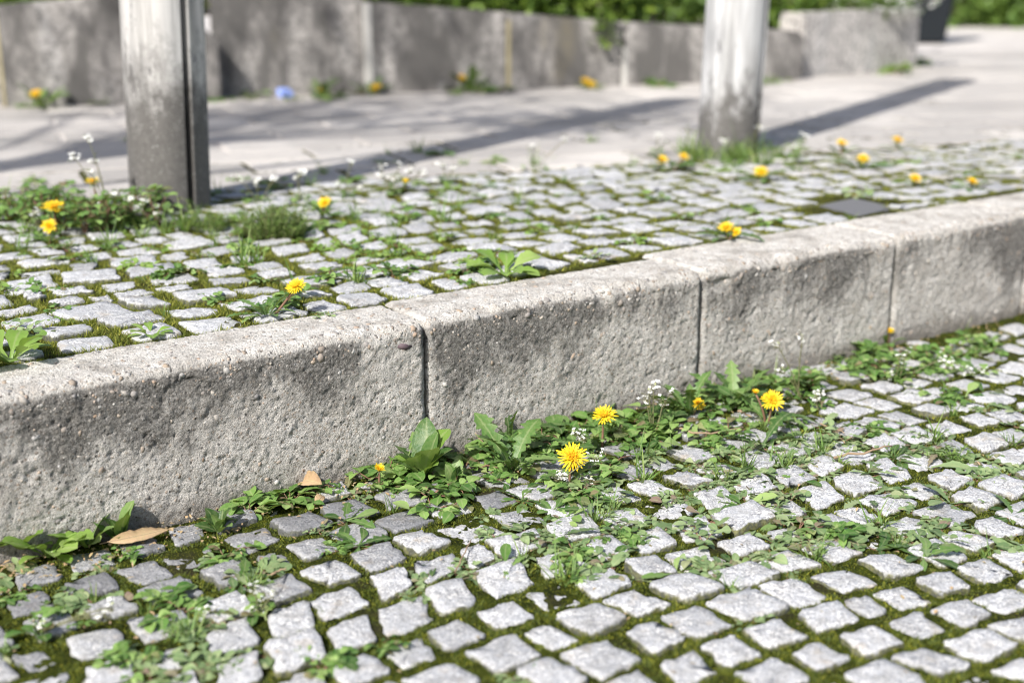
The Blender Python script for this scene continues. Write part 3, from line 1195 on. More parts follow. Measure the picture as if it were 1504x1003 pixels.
def flower_meshes(seed, openness):
    """Dandelion head: layered ray florets, dense middle, green bracts; unit radius 1."""
    r_ = random.Random(seed)
    pet = MB()
    for layer, (n, length, elev) in enumerate(((26, 1.0, .12), (24, .86, .38), (20, .66, .72), (16, .46, 1.05))):
        elev = elev + (1 - openness) * (1.1 - elev * .5)
        for i in range(n):
            a = 2 * math.pi * (i + r_.uniform(-.3, .3)) / n
            l = length * r_.uniform(.78, 1.12)
            w = .060 * r_.uniform(.75, 1.2)
            e = elev + r_.uniform(-.10, .10)
            V = []
            for f, ww, dz in ((.08, .55, 0), (.5, .95, .03), (.84, .95, .0), (1.0, .30, -.02)):
                rr = l * f * math.cos(e)
                z = l * f * math.sin(e) + dz * l
                V.append((rr, -w * ww, z))
                V.append((rr, w * ww, z))
            V = np.array(V)
            c, s = math.cos(a), math.sin(a)
            V = np.stack([V[:, 0] * c - V[:, 1] * s, V[:, 0] * s + V[:, 1] * c, V[:, 2]], 1)
            pet.add(V, [(0, 2, 3, 1), (2, 4, 5, 3), (4, 6, 7, 5)])
    cen = MB()
    for i in range(60):
        rr = .30 * math.sqrt(r_.random())
        a = r_.uniform(0, 2 * math.pi)
        h = .34 * r_.uniform(.75, 1.15)
        p = np.array([rr * math.cos(a), rr * math.sin(a), .12])
        q = p * 1.15 + np.array([0, 0, h])
        cen.add(*tube([p, q], .030, .018, 3))
    br = MB()
    for i in range(14):
        a = 2 * math.pi * i / 14
        down = i % 2
        V, Fc = leaf_geo(.55 if down else .5, .07, 'oval', -.6 if down else .55, .5 if down else -.2, .2, 4)
        br.add(place(V, a, (.10 * math.cos(a), .10 * math.sin(a), -.10)), Fc)
    br.add(*tube([(0, 0, -.30), (0, 0, -.12), (0, 0, .06)], .12, .24, 8))
    return pet.mesh('petals', M['petal']), cen.mesh('centre', M['petal_deep']), br.mesh('bracts', M['leaf_dark'])


FLOWERS = [flower_meshes(1, 1.0), flower_meshes(2, .92), flower_meshes(3, .8), flower_meshes(4, .45)]


def empty(name, loc):
    o = bpy.data.objects.new(name, None)
    o.empty_display_size = .02
    col.objects.link(o)
    o.location = loc
    return o


def add_flower(root, base_local, head_local, radius, kind, tilt, tdir):
    """Stem and head under the plant's root."""
    b0 = np.asarray(base_local, float)
    h = np.asarray(head_local, float)
    mid = (b0 + h) / 2 + np.array([random.uniform(-.1, .1), random.uniform(-.1, .1), 0]) * np.linalg.norm(h - b0)
    ts = np.linspace(0, 1, 6)[:, None]
    pts = b0 * (1 - ts) ** 2 + 2 * mid * ts * (1 - ts) + h * ts ** 2
    mb = MB()
    mb.add(*tube(pts, .0022, .0017, 6))
    link('stem', mb.mesh('stem', M['stem_red']), root)
    pet, cen, br = FLOWERS[kind]
    m = Matrix.LocRotScale(Vector(h), Euler((0, 0, tdir)) .to_quaternion() @ Euler((0, tilt, 0)).to_quaternion() @ Euler((0, 0, random.uniform(0, 6))).to_quaternion(), Vector((radius,) * 3))
    f = link('flower_head', pet, root, m)
    link('centre', cen, f)
    link('bracts', br, f)


def rosette(root, meshes, n, length, spread=(0, 2 * math.pi), lift=0.0, jitter=.3):
    for i in range(n):
        a = spread[0] + (spread[1] - spread[0]) * (i + random.uniform(-jitter, jitter)) / n
        l = length * random.uniform(.65, 1.15)
        me = random.choice(meshes)
        m = Matrix.LocRotScale(Vector((math.cos(a) * .004, math.sin(a) * .004, .002)), Euler((random.gauss(0, .15), -lift + random.gauss(0, .12), a)), Vector((l, l * random.uniform(.8, 1.15), l)))
        link('leaf', me, root, m)


def dandelion(px, py, z, label, leaves=6, length=.06, flowers=(), dusty=False, lift=.1, group=None, spread=(0, 2 * math.pi)):
    """flowers: (pixel x, pixel y, radius, kind, tilt) as seen in the photograph, standing on this plant."""
    P = unp(px, py, z)
    root = empty('dandelion', (P[0], P[1], z - .004))
    tag(root, label, 'dandelion', group)
    if leaves:
        rosette(root, DLEAF_DUSTY if dusty else DLEAF, leaves, length, spread, lift)
    for fx, fy, rad, kind, tilt in flowers:
        # the head stands above a foot near the plant's centre
        Q = unp(px + (fx - px) * .9, py, z)
        hz_ = height_at(Q, fy)
        Q = Q + np.array([(fx - (px + (fx - px) * .9)) / F_PX * Q[1], 0, 0])
        head = (Q[0] - P[0], Q[1] - P[1], max(.008, hz_ - z + .004))
        add_flower(root, (head[0] * .2, head[1] * .2, 0), head, rad, kind, tilt, math.atan2(-1, random.uniform(-.6, .6)))
    return root


def leaf_rosette(px, py, z, label, leaves, length, meshes=None, lift=.1, name='leafy_weed', spread=(0, 2 * math.pi)):
    P = unp(px, py, z)
    root = empty(name, (P[0], P[1], z - .004))
    tag(root, label, 'weed')
    rosette(root, meshes or SLEAF, leaves, length, spread, lift)
    return root


LOW = 0.0
UP = Z_UP
FEET = 'dandelions flowering along the kerb foot'
# --- lower pavement, along the kerb
leaf_rosette(72, 815, LOW, 'bright green spoon-leaved rosette at the kerb foot by the frame edge', 15, .056, SLEAF, .35)
leaf_rosette(28, 812, LOW, 'pale spoon-leaved weed touching the frame edge at the kerb foot', 12, .060, SLEAF, .45)
leaf_rosette(128, 800, LOW, 'yellow-green leafy sprig between the two kerb-foot rosettes', 10, .050, SLEAF + OLEAF[:2], .5)
leaf_rosette(176, 790, LOW, 'upright green weed between the rosette and the flat brown leaf', 9, .040, OLEAF, .6)
leaf_rosette(205, 770, LOW, 'rounded glossy leaf pair behind the flat brown leaf', 4, .034, OLEAF, .3)
leaf_rosette(322, 778, LOW, 'small upright weed at the kerb foot past the flat brown leaf', 10, .030, OLEAF, .55)
dandelion(556, 718, LOW, 'half-closed small dandelion beside the first kerb joint', 5, .035, [(558, 690, .0105, 3, .5)], group=FEET)
leaf_rosette(622, 705, LOW, 'tall pale broad-leaved weed in the first kerb joint', 15, .074, SLEAF + OLEAF[:2] + DLEAF[:2], .75)
leaf_rosette(668, 712, LOW, 'dark upright oval leaves right of the first kerb joint', 5, .038, OLEAF, .9)
dandelion(752, 690, LOW, 'large leafy dandelion clump without flower at the kerb foot', 13, .088, lift=.5)
leaf_rosette(748, 652, LOW, 'single tall crinkled leaf standing against the kerb face', 3, .070, DLEAF, 1.0)
dandelion(836, 706, LOW, 'largest open dandelion, ragged petals, in front of the leafy clump', 8, .055, [(840, 672, .0235, 0, .75)], lift=.25, group=FEET)
dandelion(884, 655, LOW, 'open dandelion on a bare red stem against the kerb face', 7, .055, [(886, 611, .0205, 1, .45)], lift=.2, group=FEET)
dandelion(1012, 612, LOW, 'small yellow dandelion below the second kerb joint', 8, .075, [(1024, 593, .0135, 0, .6)], lift=.7, group=FEET)
dandelion(1078, 596, LOW, 'dandelion leaves arching against the kerb past the second joint', 9, .090, lift=.55)
dandelion(1128, 618, LOW, 'bright tilted dandelion with a bud beside it, past the second joint', 8, .065, [(1132, 588, .0200, 1, .85), (1107, 577, .008, 3, .4)], lift=.25, group=FEET)
dandelion(1304, 507, LOW, 'tiny dandelion in the third kerb joint', 6, .045, [(1305, 486, .0095, 2, .5)], lift=.5, group=FEET)
dandelion(1120, 652, LOW, 'flat dark dandelion leaves over the cobbles below the tilted flower', 7, .075, lift=0)
dandelion(800, 790, LOW, 'dusty flattened dandelion rosette among the lower cobbles', 7, .080, dusty=True, lift=0, spread=(-1.3, 1.6))
dandelion(1278, 730, LOW, 'dusty flattened rosette on the cobbles near the dry twig', 8, .055, dusty=True, lift=0)
dandelion(1205, 795, LOW, 'dusty spreading weed rosette in the middle of the lower cobbles', 9, .042, dusty=True, lift=.05)
dandelion(1395, 795, LOW, 'lone pair of drooping leaves on the lower cobbles', 3, .036, dusty=True, lift=.1)
# --- upper strip
leaf_rosette(14, 530, UP, 'pale broad-leaved rosette on the kerb top at the frame edge', 11, .075, SLEAF, .3)
leaf_rosette(222, 492, UP, 'small narrow-leaved rosette on the kerb back edge', 9, .036, SLEAF, .25)
dandelion(392, 462, UP, 'grey-green dandelion with one open flower on the kerb top', 14, .060, [(437, 421, .0165, 0, .55)], lift=.18)
leaf_rosette(742, 402, UP, 'broad pale rosette on the kerb back edge of the second stone', 12, .066, SLEAF, .25)
dandelion(1068, 350, UP, 'double-headed dandelion at the back edge of the kerb', 9, .070, [(1066, 335, .0165, 1, .5), (1080, 342, .0130, 2, .7)], lift=.15)
dandelion(84, 345, UP, 'taller of two dandelions left of the dark post', 6, .06, [(83, 306, .0235, 1, .35), ], lift=.35)
dandelion(72, 355, UP, 'lower drooping dandelion left of the dark post', 5, .05, [(75, 333, .0165, 2, .9)], lift=.3)
dandelion(146, 318, UP, 'small dandelion under the tall white cress by the dark post', 5, .06, [(141, 269, .0165, 2, .3)], lift=.4)
dandelion(474, 318, UP, 'dandelion behind the feathery green mound', 6, .06, [(478, 299, .016, 2, .8)], lift=.3)
dandelion(596, 282, UP, 'orange-yellow dandelion bud on the cobbled strip behind the mound', 4, .04, [(596, 269, .012, 3, .4)], lift=.2)
dandelion(985, 250, UP, 'pair of yellow dandelions left of the bright post', 9, .08, [(972, 236, .018, 1, .5), (1003, 231, .015, 1, .5)], lift=.2)
dandelion(1116, 264, UP, 'dandelion in the grass in front of the bright post', 8, .07, [(1117, 253, .019, 1, .6)], lift=.2)
dandelion(1235, 226, UP, 'orange-yellow dandelion by the path edge past the bright post', 5, .05, [(1235, 212, .018, 2, .4)], lift=.2)
dandelion(1264, 248, UP, 'dandelion on a grassy tuft past the bright post', 8, .08, [(1266, 234, .018, 1, .5)], lift=.2)
dandelion(1318, 219, UP, 'dandelion farthest along the path edge', 5, .05, [(1317, 207, .019, 1, .4)], lift=.2)
dandelion(1346, 272, UP, 'yellow dandelion on the cobbled strip behind the slate cover', 6, .05, [(1343, 263, .017, 1, .5)], lift=.1)
dandelion(1424, 277, UP, 'small dandelion nearest the kerb end on the cobbled strip', 6, .06, [(1426, 268, .0155, 2, .5)], lift=.1)
# --- wall foot
WF = 'dandelions at the foot of the low wall'
dandelion(62, 160, PZ, 'dandelion at the wall foot near the frame edge', 12, .12, [(55, 139, .026, 1, .5)], lift=.45, group=WF)
dandelion(474, 142, PZ, 'faint dandelion at the wall foot past the dark post', 9, .09, [(472, 134, .020, 2, .5)], lift=.5, group=WF)
dandelion(546, 140, PZ, 'dandelion under the pale wide wall joint', 6, .09, [(553, 130, .027, 1, .5)], lift=.4, group=WF)
dandelion(690, 134, PZ, 'leafy dandelion under the blotched wall panel', 14, .12, [(677, 115, .024, 1, .5)], lift=.5, group=WF)
dandelion(866, 130, PZ, 'two overlapping yellow dandelions at the wall foot', 7, .07, [(860, 121, .026, 1, .5), (869, 126, .026, 1, .5)], lift=.3, group=WF)


# --- white cress
def white_cross(mb, c, r, tilt_seed):
    r_ = random.Random(tilt_seed)
    a0 = r_.uniform(0, 6)
    e = Euler((r_.uniform(-.5, .5), r_.uniform(-.5, .5), a0))
    R = np.array(e.to_matrix())
    for k in range(4):
        a = k * math.pi / 2
        ca, sa = math.cos(a), math.sin(a)
        V = np.array([(.15, 0, 0), (.6, -.42, .12), (1.05, -.18, .08), (1.05, .18, .08), (.6, .42, .12)]) * r
        V = np.stack([V[:, 0] * ca - V[:, 1] * sa, V[:, 0] * sa + V[:, 1] * ca, V[:, 2]], 1)
        mb.add(V @ R.T + c, [(0, 1, 2, 3, 4)])


def cress(px, py, z, tops, label, leaf_n=14, seed=0):
    """Thin upright stems with clusters of tiny white flowers; tops: pixel positions of the clusters."""
    r_ = random.Random(seed + 500)
    P = unp(px, py, z)
    root = empty('cress', (P[0], P[1], z - .004))
    tag(root, label, 'weed')
    st, bu, lf = MB(), MB(), MB()
    heads = []
    for k, (tx_, ty_) in enumerate(tops):
        fl = MB()
        heads.append(fl)
        Q = unp(px + (tx_ - px) * .85, py + r_.uniform(-1.5, 1.5), z)
        h = height_at(Q, ty_) - z
        Q = Q + np.array([(tx_ - px) * .15 / F_PX * Q[1], 0, 0])
        top = np.array([Q[0] - P[0], Q[1] - P[1], max(.012, h)])
        b0 = np.array([r_.uniform(-.006, .006), r_.uniform(-.006, .006), 0])
        m1 = b0 * .5 + top * .5 + np.array([r_.uniform(-.006, .006), r_.uniform(-.006, .006), .2 * h])
        ts = np.linspace(0, 1, 6)[:, None]
        pts = b0 * (1 - ts) ** 2 + 2 * m1 * ts * (1 - ts) + top * ts ** 2
        st.add(*tube(pts, .0011, .0006, 4))
        for j in range(r_.randint(9, 13)):
            c = top + np.array([r_.gauss(0, .0055), r_.gauss(0, .0055), r_.gauss(.001, .0045)])
            st.add(*tube([top - np.array([0, 0, .006]), c], .0004, .0003, 3))
            white_cross(fl, c, r_.uniform(.0030, .0048) * (1.2 if z > .1 else .72), r_.random())
        for j in range(3):
            c = top + np.array([r_.gauss(0, .002), r_.gauss(0, .002), .003])
            V, Fc = leaf_geo(.0026, .0010, 'oval', .8, 0, .3, 4)
            bu.add(place(V, r_.uniform(0, 6), c), Fc)
        for j in range(r_.randint(3, 6)):           # pods along the stem
            s = r_.uniform(.45, .9)
            c = b0 * (1 - s) ** 2 + 2 * m1 * s * (1 - s) + top * s * s
            a = r_.uniform(0, 6.28)
            st.add(*tube([c, c + np.array([math.cos(a) * .008, math.sin(a) * .008, .006])], .0005, .0004, 3))
            V, Fc = leaf_geo(.0075, .0024, 'oval', .4, .2, .2, 5)
            lf.add(place(V, a + 2, c * np.array([1, 1, .6])), Fc)
    for j in range(leaf_n):
        a = r_.uniform(0, 6.28)
        V, Fc = leaf_geo(r_.uniform(.016, .030), r_.uniform(.005, .009), 'spoon', r_.uniform(.3, 1.1), .5, .25, 8)
        lf.add(place(V, a, (r_.gauss(0, .008), r_.gauss(0, .008), r_.uniform(.001, .012))), Fc)
    link('stems', st.mesh('stems', M['stem']), root)
    for fl in heads:
        link('flower_cluster', fl.mesh('flower_cluster', M['white_petal'], False), root)
    link('buds', bu.mesh('buds', M['bud']), root)
    link('foliage', lf.mesh('foliage', M['leaf']), root)
    return root


cress(160, 322, UP, [(140, 202), (116, 228), (148, 234), (138, 250)], 'tallest white cress left of the dark post', 16, 1)
cress(185, 330, UP, [(165, 285), (150, 300), (195, 290), (204, 305), (172, 320)], 'low white cress clump against the dark post', 40, 2)
cress(215, 332, UP, [(212, 292), (228, 300), (235, 315)], 'leafy white cress at the dark post foot', 34, 3)
cress(58, 352, UP, [(52, 312), (62, 311)], 'tiny white cress beside the two dandelions', 8, 4)
cress(378, 300, UP, [(350, 258), (378, 264), (404, 262)], 'white cress rising behind the feathery mound', 12, 5)
cress(440, 296, UP, [(443, 254), (438, 258)], 'single white cress stalk above the feathery mound', 10, 6)
cress(505, 290, UP, [(497, 270), (518, 238), (532, 272)], 'white cress on the cobbled strip by the path edge', 10, 7)
cress(575, 286, UP, [(560, 243), (588, 240), (604, 248), (562, 255), (582, 262), (623, 250)], 'widely branched white cress on the cobbled strip', 14, 8)
cress(655, 270, UP, [(652, 242), (667, 246), (640, 268)], 'low white cress on the cobbles toward the bright post', 10, 9)
cress(785, 250, UP, [(783, 213), (830, 204)], 'two pale cress heads before the shaded path', 6, 10)
cress(965, 228, UP, [(965, 196), (975, 208)], 'white cress left of the bright post', 10, 11)
cress(1165, 242, UP, [(1165, 212), (1180, 198), (1240, 232)], 'white cress right of the bright post', 10, 12)
cress(1095, 232, UP, [(1113, 185), (1062, 205)], 'thin white cress against the bright post', 12, 13)
cress(958, 636, LOW, [(958, 564), (952, 572), (985, 572), (948, 582), (972, 588)], 'flowering white cress against the kerb before the second joint', 40, 14)
cress(862, 662, LOW, [(853, 642), (858, 650), (845, 632)], 'white cress between the two large dandelions', 16, 15)
cress(815, 715, LOW, [(817, 698), (825, 692), (868, 700), (876, 668)], 'low white cress below the largest dandelion', 16, 16)
cress(800, 630, LOW, [(798, 617), (812, 620)], 'white cress buds behind the leafy clump', 14, 17)
cress(1175, 585, LOW, [(1136, 503), (1174, 492), (1146, 540)], 'thin white-headed cress before the kerb past the tilted dandelion', 14, 18)
cress(1208, 600, LOW, [(1200, 575), (1196, 580)], 'white cress flower right of the tilted dandelion', 12, 19)
cress(1318, 560, LOW, [(1305, 548), (1328, 515), (1318, 520), (1382, 525)], 'white cress in the green patch near the third joint', 14, 20)
cress(1440, 552, LOW, [(1442, 543), (1420, 555), (1392, 528)], 'white cress on the cobbles near the frame edge', 8, 21)
cress(50, 930, LOW, [(66, 912), (170, 886), (160, 895)], 'soft white flower heads on the nearest mossy cobbles', 10, 22)
cress(380, 905, LOW, [(376, 862), (381, 889), (302, 897), (404, 868)], 'white and pinkish flower heads on the near mossy joint', 10, 23)


# --- creeping weeds and grass tufts in the joints
def creeping_weed(seed, mat_leaf, reach, leaf_l, tall):
    r_ = random.Random(seed)
    lf, st = MB(), MB()
    for a_i in range(r_.randint(4, 7)):
        a = r_.uniform(0, 6.28)
        l = reach * r_.uniform(.45, 1.1)
        pts = []
        for k in range(5):
            f = k / 4
            aa = a + r_.uniform(-.25, .25)
            pts.append((l * f * math.cos(aa), l * f * math.sin(aa), .002 + tall * math.sin(f * 2.2) * r_.uniform(.5, 1.1)))
        st.add(*tube(pts, .0008, .0005, 4))
        for k in range(1, 5):
            for s in (-1, 1):
                if r_.random() < .12:
                    continue
                ll = leaf_l * r_.uniform(.6, 1.25) * (1.1 if k == 4 else 1)
                V, Fc = leaf_geo(ll, ll * r_.uniform(.26, .40), r_.choice(('oval', 'oval', 'spoon')), r_.uniform(-.05, .5), r_.uniform(.1, .5), .25, 6, 0, r_.uniform(-.2, .2), r_.random())
                lf.add(place(V, a + s * r_.uniform(.4, 1.4), np.array(pts[k]) + [0, 0, .001], 0, r_.uniform(-.4, .4)), Fc)
    return lf.mesh('weed', mat_leaf), st.mesh('stems', M['stem_red'])


def grass_tuft(seed, n, h, spread):
    r_ = random.Random(seed)
    lf = MB()
    for i in range(n):
        V, Fc = leaf_geo(h * r_.uniform(.5, 1.2), .0011 * r_.uniform(.7, 1.5), 'blade', r_.uniform(.8, 2.5), r_.uniform(.2, 1.2), .3, 5)
        lf.add(place(V, r_.uniform(0, 6.28), (r_.gauss(0, spread), r_.gauss(0, spread), 0)), Fc)
    return lf.mesh('grass_tuft', M['grass'])


def feathery(seed, n, h, R):
    """Soft mound of finely divided leaves."""
    r_ = random.Random(seed)
    lf, st = MB(), MB()
    for i in range(n):
        rr, a = R * math.sqrt(r_.random()), r_.uniform(0, 6.28)
        b0 = np.array([rr * math.cos(a), rr * math.sin(a), 0])
        hh = h * (1 - .5 * (rr / R) ** 2) * r_.uniform(.7, 1.15)
        tip = b0 + np.array([r_.gauss(0, .012), r_.gauss(0, .012), hh])
        pts = [b0, b0 * .5 + tip * .5 + np.array([r_.gauss(0, .004), r_.gauss(0, .004), 0]), tip]
        st.add(*tube(pts, .0007, .0004, 3))
        for k in range(9):
            f = .25 + .75 * k / 8
            p = b0 * (1 - f) + tip * f
            for s in range(2):
                V, Fc = leaf_geo(r_.uniform(.007, .013), .0009, 'blade', r_.uniform(0, .9), .3, .2, 3)
                lf.add(place(V, r_.uniform(0, 6.28), p), Fc)
    return lf.mesh('feathery_foliage', M['grass']), st.mesh('stems', M['stem'])


PROTO_LOW = [creeping_weed(10 + k, M['leaf'] if k % 3 else M['leaf_dusty'], .030 + .004 * (k % 4), .012 + .0018 * (k % 3), .010) for k in range(8)]
PROTO_FLAT = [creeping_weed(40 + k, M['leaf_dusty'], .034, .014, .004) for k in range(6)]
PROTO_PALE = [creeping_weed(70 + k, M['leaf_pale'] if k % 2 else M['leaf'], .030, .011, .007) for k in range(6)]
PROTO_BIG = [creeping_weed(90 + k, M['leaf'] if k % 2 else M['leaf_dark'], .036, .017 + .003 * (k % 3), .016) for k in range(6)]
PROTO_GRASS = [grass_tuft(k, 26, .030, .006) for k in range(5)]

for (px, py, z, n, h, R, lab) in ((402, 345, UP, 260, .060, .062, 'feathery green mound on the cobbled strip beside the dark post'),
                                  (300, 335, UP, 90, .034, .050, 'low feathery tuft in front of the dark post'),
                                  (1400, 672, LOW, 26, .014, .024, 'small feathery sprig lying across the cobbles near the dry twig')):
    fm, sm = feathery(int(px), n, h, R)
    P = unp(px, py, z)
    r0 = link('feathery_weed', fm)
    r0.location = (P[0], P[1], z - .004)
    tag(r0, lab, 'weed')
    link('stems', sm, r0)


def nearest_joint(P, outlines, z):
    """Move a spot to the edge of the closest sett, so that weeds root in joints."""
    best = min(outlines, key=lambda q: (q[0][0] - P[0]) ** 2 + (q[0][1] - P[1]) ** 2)
    d = P[:2] - best[0]
    L = np.linalg.norm(d) + 1e-6
    r = np.max(np.linalg.norm(best[1] - best[0], axis=1)) * .92
    q = best[0] + d / L * max(L, r)
    return np.array([q[0], q[1], z])


def strew(n, z, density, protos, label, group, smin, smax, outlines, box, name='weed', seed=0, tilt=.12):
    r_ = random.Random(seed)
    made = tries = 0
    while made < n and tries < n * 60:
        tries += 1
        px, py = r_.uniform(box[0], box[1]), r_.uniform(box[2], box[3])
        if r_.random() > density(px, py):
            continue
        P = unp(px, py, z)
        if outlines is not None:
            P = nearest_joint(P, outlines, z)
        pr = r_.choice(protos)
        fm, sm = pr if isinstance(pr, tuple) else (pr, None)
        s = r_.uniform(smin, smax)
        o = link(name, fm)
        o.matrix_local = TRS((P[0], P[1], z - .006), r_.uniform(0, 6.28), s, r_.gauss(0, tilt), r_.gauss(0, tilt))
        tag(o, label, 'weed' if 'grass' not in name else 'grass', group)
        if sm:
            link('stems', sm, o)
        made += 1


def flat_rosette(seed, mat):
    r_ = random.Random(seed)
    lf, st = MB(), MB()
    n = r_.randint(4, 8)
    for i in range(n):
        a = 6.28 * (i + r_.uniform(-.4, .4)) / n
        l = r_.uniform(.022, .050)
        V, Fc = leaf_geo(l, l * r_.uniform(.13, .20), r_.choice(('toothed', 'toothed', 'spoon')), r_.uniform(.05, .40), r_.uniform(.05, .40), .25, 18, r_.randint(4, 6), r_.uniform(-.3, .3), r_.random())
        lf.add(place(V, a, (0, 0, .003 + .004 * r_.random()), 0, r_.uniform(-.3, .3)), Fc)
        st.add(*tube([(0, 0, 0), (math.cos(a) * l * .35, math.sin(a) * l * .35, .005)], .0010, .0006, 4))
    return lf.mesh('flat_rosette', mat), st.mesh('stems', M['stem_red'])


PROTO_TOOTH = [flat_rosette(200 + k, M[('leaf_dusty', 'leaf_dark', 'leaf')[k % 3]]) for k in range(9)]
PROTO_TALL = [creeping_weed(300 + k, M['leaf'] if k % 2 else M['leaf_dark'], .030, .0125, .040) for k in range(6)]


def mat_of_weeds(n, z, density, protos, label, smin, smax, box, seed):
    """Ground cover nobody could count: many creeping shoots joined into one mass."""
    r_ = random.Random(seed)
    lv, lf_, sv, sf = [], [], [], []
    nl = ns_ = 0
    src = []
    for fm, sm in protos:
        row = []
        for me in (fm, sm):
            co = np.empty(len(me.vertices) * 3)
            me.vertices.foreach_get('co', co)
            md = np.zeros(len(me.vertices), np.float32)
            if 'mid' in me.attributes:
                me.attributes['mid'].data.foreach_get('value', md)
            row.append((co.reshape(-1, 3), [tuple(p.vertices) for p in me.polygons], md))
        src.append(row)
    lm, sm_ = MB(), MB()
    made = tries = 0
    while made < n and tries < n * 60:
        tries += 1
        px, py = r_.uniform(box[0], box[1]), r_.uniform(box[2], box[3])
        if r_.random() > density(px, py):
            continue
        P = unp(px, py, z)
        s_ = r_.uniform(smin, smax)
        R = np.array(Euler((r_.gauss(0, .12), r_.gauss(0, .12), r_.uniform(0, 6.28))).to_matrix()) * s_
        (v1, f1, m1), (v2, f2, m2) = r_.choice(src)
        off = np.array([P[0], P[1], z - .006])
        lm.add(v1 @ R.T + off, f1, m1)
        sm_.add(v2 @ R.T + off, f2)
        made += 1
    o = link('ground_cover', lm.mesh('ground_cover', M['leaf']))
    o['kind'] = 'stuff'
    o['label'] = label
    o['category'] = 'weeds'
    link('stems', sm_.mesh('stems', M['stem_red']), o)
    return o


def bottom_line(x):
    return 768 - .2437 * (x - 240)


def blob(px, py, cx, cy, rx, ry):
    return math.exp(-((px - cx) / rx) ** 2 - ((py - cy) / ry) ** 2)


def dens_foot(px, py):
    d = py - bottom_line(px)
    if d < 4:
        return 0
    along = .10 if px < 560 else 1.0 if px < 1200 else .6
    return along * math.exp(-(d / (26 if px < 560 else 48)) ** 2)


def dens_low(px, py):
    if py < bottom_line(px) + 25:
        return 0
    return min(1, blob(px, py, 860, 770, 130, 60) + blob(px, py, 560, 800, 130, 50) * .7 + blob(px, py, 1230, 780, 120, 45) * .6 + blob(px, py, 1000, 690, 180, 40)
               + blob(px, py, 1280, 660, 200, 45) * .9 + blob(px, py, 1420, 590, 110, 60) * .7 + blob(px, py, 1060, 840, 60, 40) * .5 + blob(px, py, 220, 900, 260, 80) * .40 + blob(px, py, 1380, 780, 130, 60) * .3 + .03)


def dens_up(px, py):
    line = 545 - .194 * (px - 240) - 22
    if py > line - 10:
        return 0
    return min(1, blob(px, py, 60, 340, 130, 32) + blob(px, py, 260, 335, 180, 25) + blob(px, py, 470, 365, 170, 35) + blob(px, py, 620, 310, 150, 45) * .7
               + blob(px, py, 60, 420, 120, 50) * .4 + blob(px, py, 1090, 240, 120, 14) + .10)


mat_of_weeds(72, LOW, dens_foot, PROTO_LOW, 'mat of low green creeping weeds along the kerb foot', .8, 1.7, (330, 1500, 430, 800), 1)
strew(20, LOW, dens_foot, PROTO_BIG, 'broader-leaved weed standing out of the mat at the kerb foot', 'broad weeds along the kerb foot', .8, 1.5, None, (330, 1500, 430, 800), seed=11)
strew(60, LOW, lambda x, y: dens_low(x, y) * (1 if x > 700 else .5) + dens_foot(x, y - 25) * .5, PROTO_TOOTH, 'flat toothed rosette pressed on the lower paving below the kerb', 'flat toothed rosettes on the lower paving', .7, 1.3, None, (330, 1500, 480, 900), 'flat_rosette', 21, .05)
strew(150, LOW, dens_low, PROTO_FLAT + PROTO_LOW[:2], 'flat dusty creeping weed in the joints of the lower cobbles', 'creeping weeds between the lower cobbles', .6, 1.3, lower_out, (-20, 1520, 480, 1003), seed=2, tilt=.06)
strew(150, UP, dens_up, PROTO_PALE + PROTO_LOW[:3], 'small green weed in the joints of the upper cobbles', 'small weeds between the upper cobbles', .6, 1.3, upper_out, (-20, 1520, 205, 500), seed=3)
strew(45, LOW, lambda x, y: max(dens_foot(x, y), dens_low(x, y) * .5), PROTO_GRASS, 'thin grass tuft in the lower paving by the kerb', 'grass tufts on the lower paving', .5, 1.1, lower_out, (0, 1504, 450, 1003), 'grass_tuft', 4)
strew(70, UP, lambda x, y: min(1, dens_up(x, y) * .6 + blob(x, y, 1080, 236, 110, 12)), PROTO_GRASS, 'thin grass tuft between the upper cobbles', 'grass tufts on the upper strip', .5, 1.2, upper_out, (0, 1504, 205, 480), 'grass_tuft', 5)
strew(26, UP, lambda x, y: blob(x, y, 1070, 232, 75, 9), PROTO_GRASS, 'thick grass tuft around the bright post foot', 'grass round the bright post', .9, 1.5, None, (980, 1200, 218, 250), 'grass_tuft', 6)
mat_of_weeds(34, UP, lambda x, y: blob(x, y, 120, 326, 105, 13), PROTO_TALL, 'leafy green mass of weeds crowding the dark post foot', .9, 1.7, (-10, 330, 298, 350), 7)
strew(30, PZ, lambda x, y: 1 if 6 > y - np.interp(x, [0, 540, 1000, 1180, 1340], [153, 138.6, 123, 117, 92]) > 0 else 0, PROTO_LOW, 'faint low weed at the foot of the low wall', 'weeds at the wall foot', 1.0, 2.2, None, (0, 1350, 85, 160), seed=8)
strew(10, PZ, lambda x, y: blob(x, y, 1320, 100, 25, 8), PROTO_PALE, 'bright green weed at the end of the pale wall', 'weeds at the pale wall end', 2.5, 4.0, None, (1270, 1350, 88, 112), seed=9)


# ------------------------------------------------------------------ fallen leaves, twigs, litter, slate cover
def fallen_leaf(px, py, z, L, W, yaw, label, fold, droop, rx=0.0, lift=.1, h=.006):
    P = unp(px, py, z)
    mb = MB()
    V, Fc = leaf_geo(L, W, 'oval', lift, droop, fold, 14, 0, .12, 5)
    V[:, 0] -= L / 2
    mb.add(V, Fc)
    o = link('fallen_leaf', mb.mesh('fallen_leaf', M['dead_leaf']))
    o.matrix_local = TRS((P[0], P[1], z + h), yaw, 1, rx, 0)
    sol = o.modifiers.new('thickness', 'SOLIDIFY')
    sol.thickness = .0006
    tag(o, label, 'fallen leaf')
    mb = MB()
    mid = V[:15] + np.array([0, 0, .0007])
    mb.add(*tube(np.concatenate([[mid[0] - np.array([.012, 0, .002])], mid]), .0008, .0003, 4))
    link('midrib', mb.mesh('midrib', M['twig']), o)
    return o


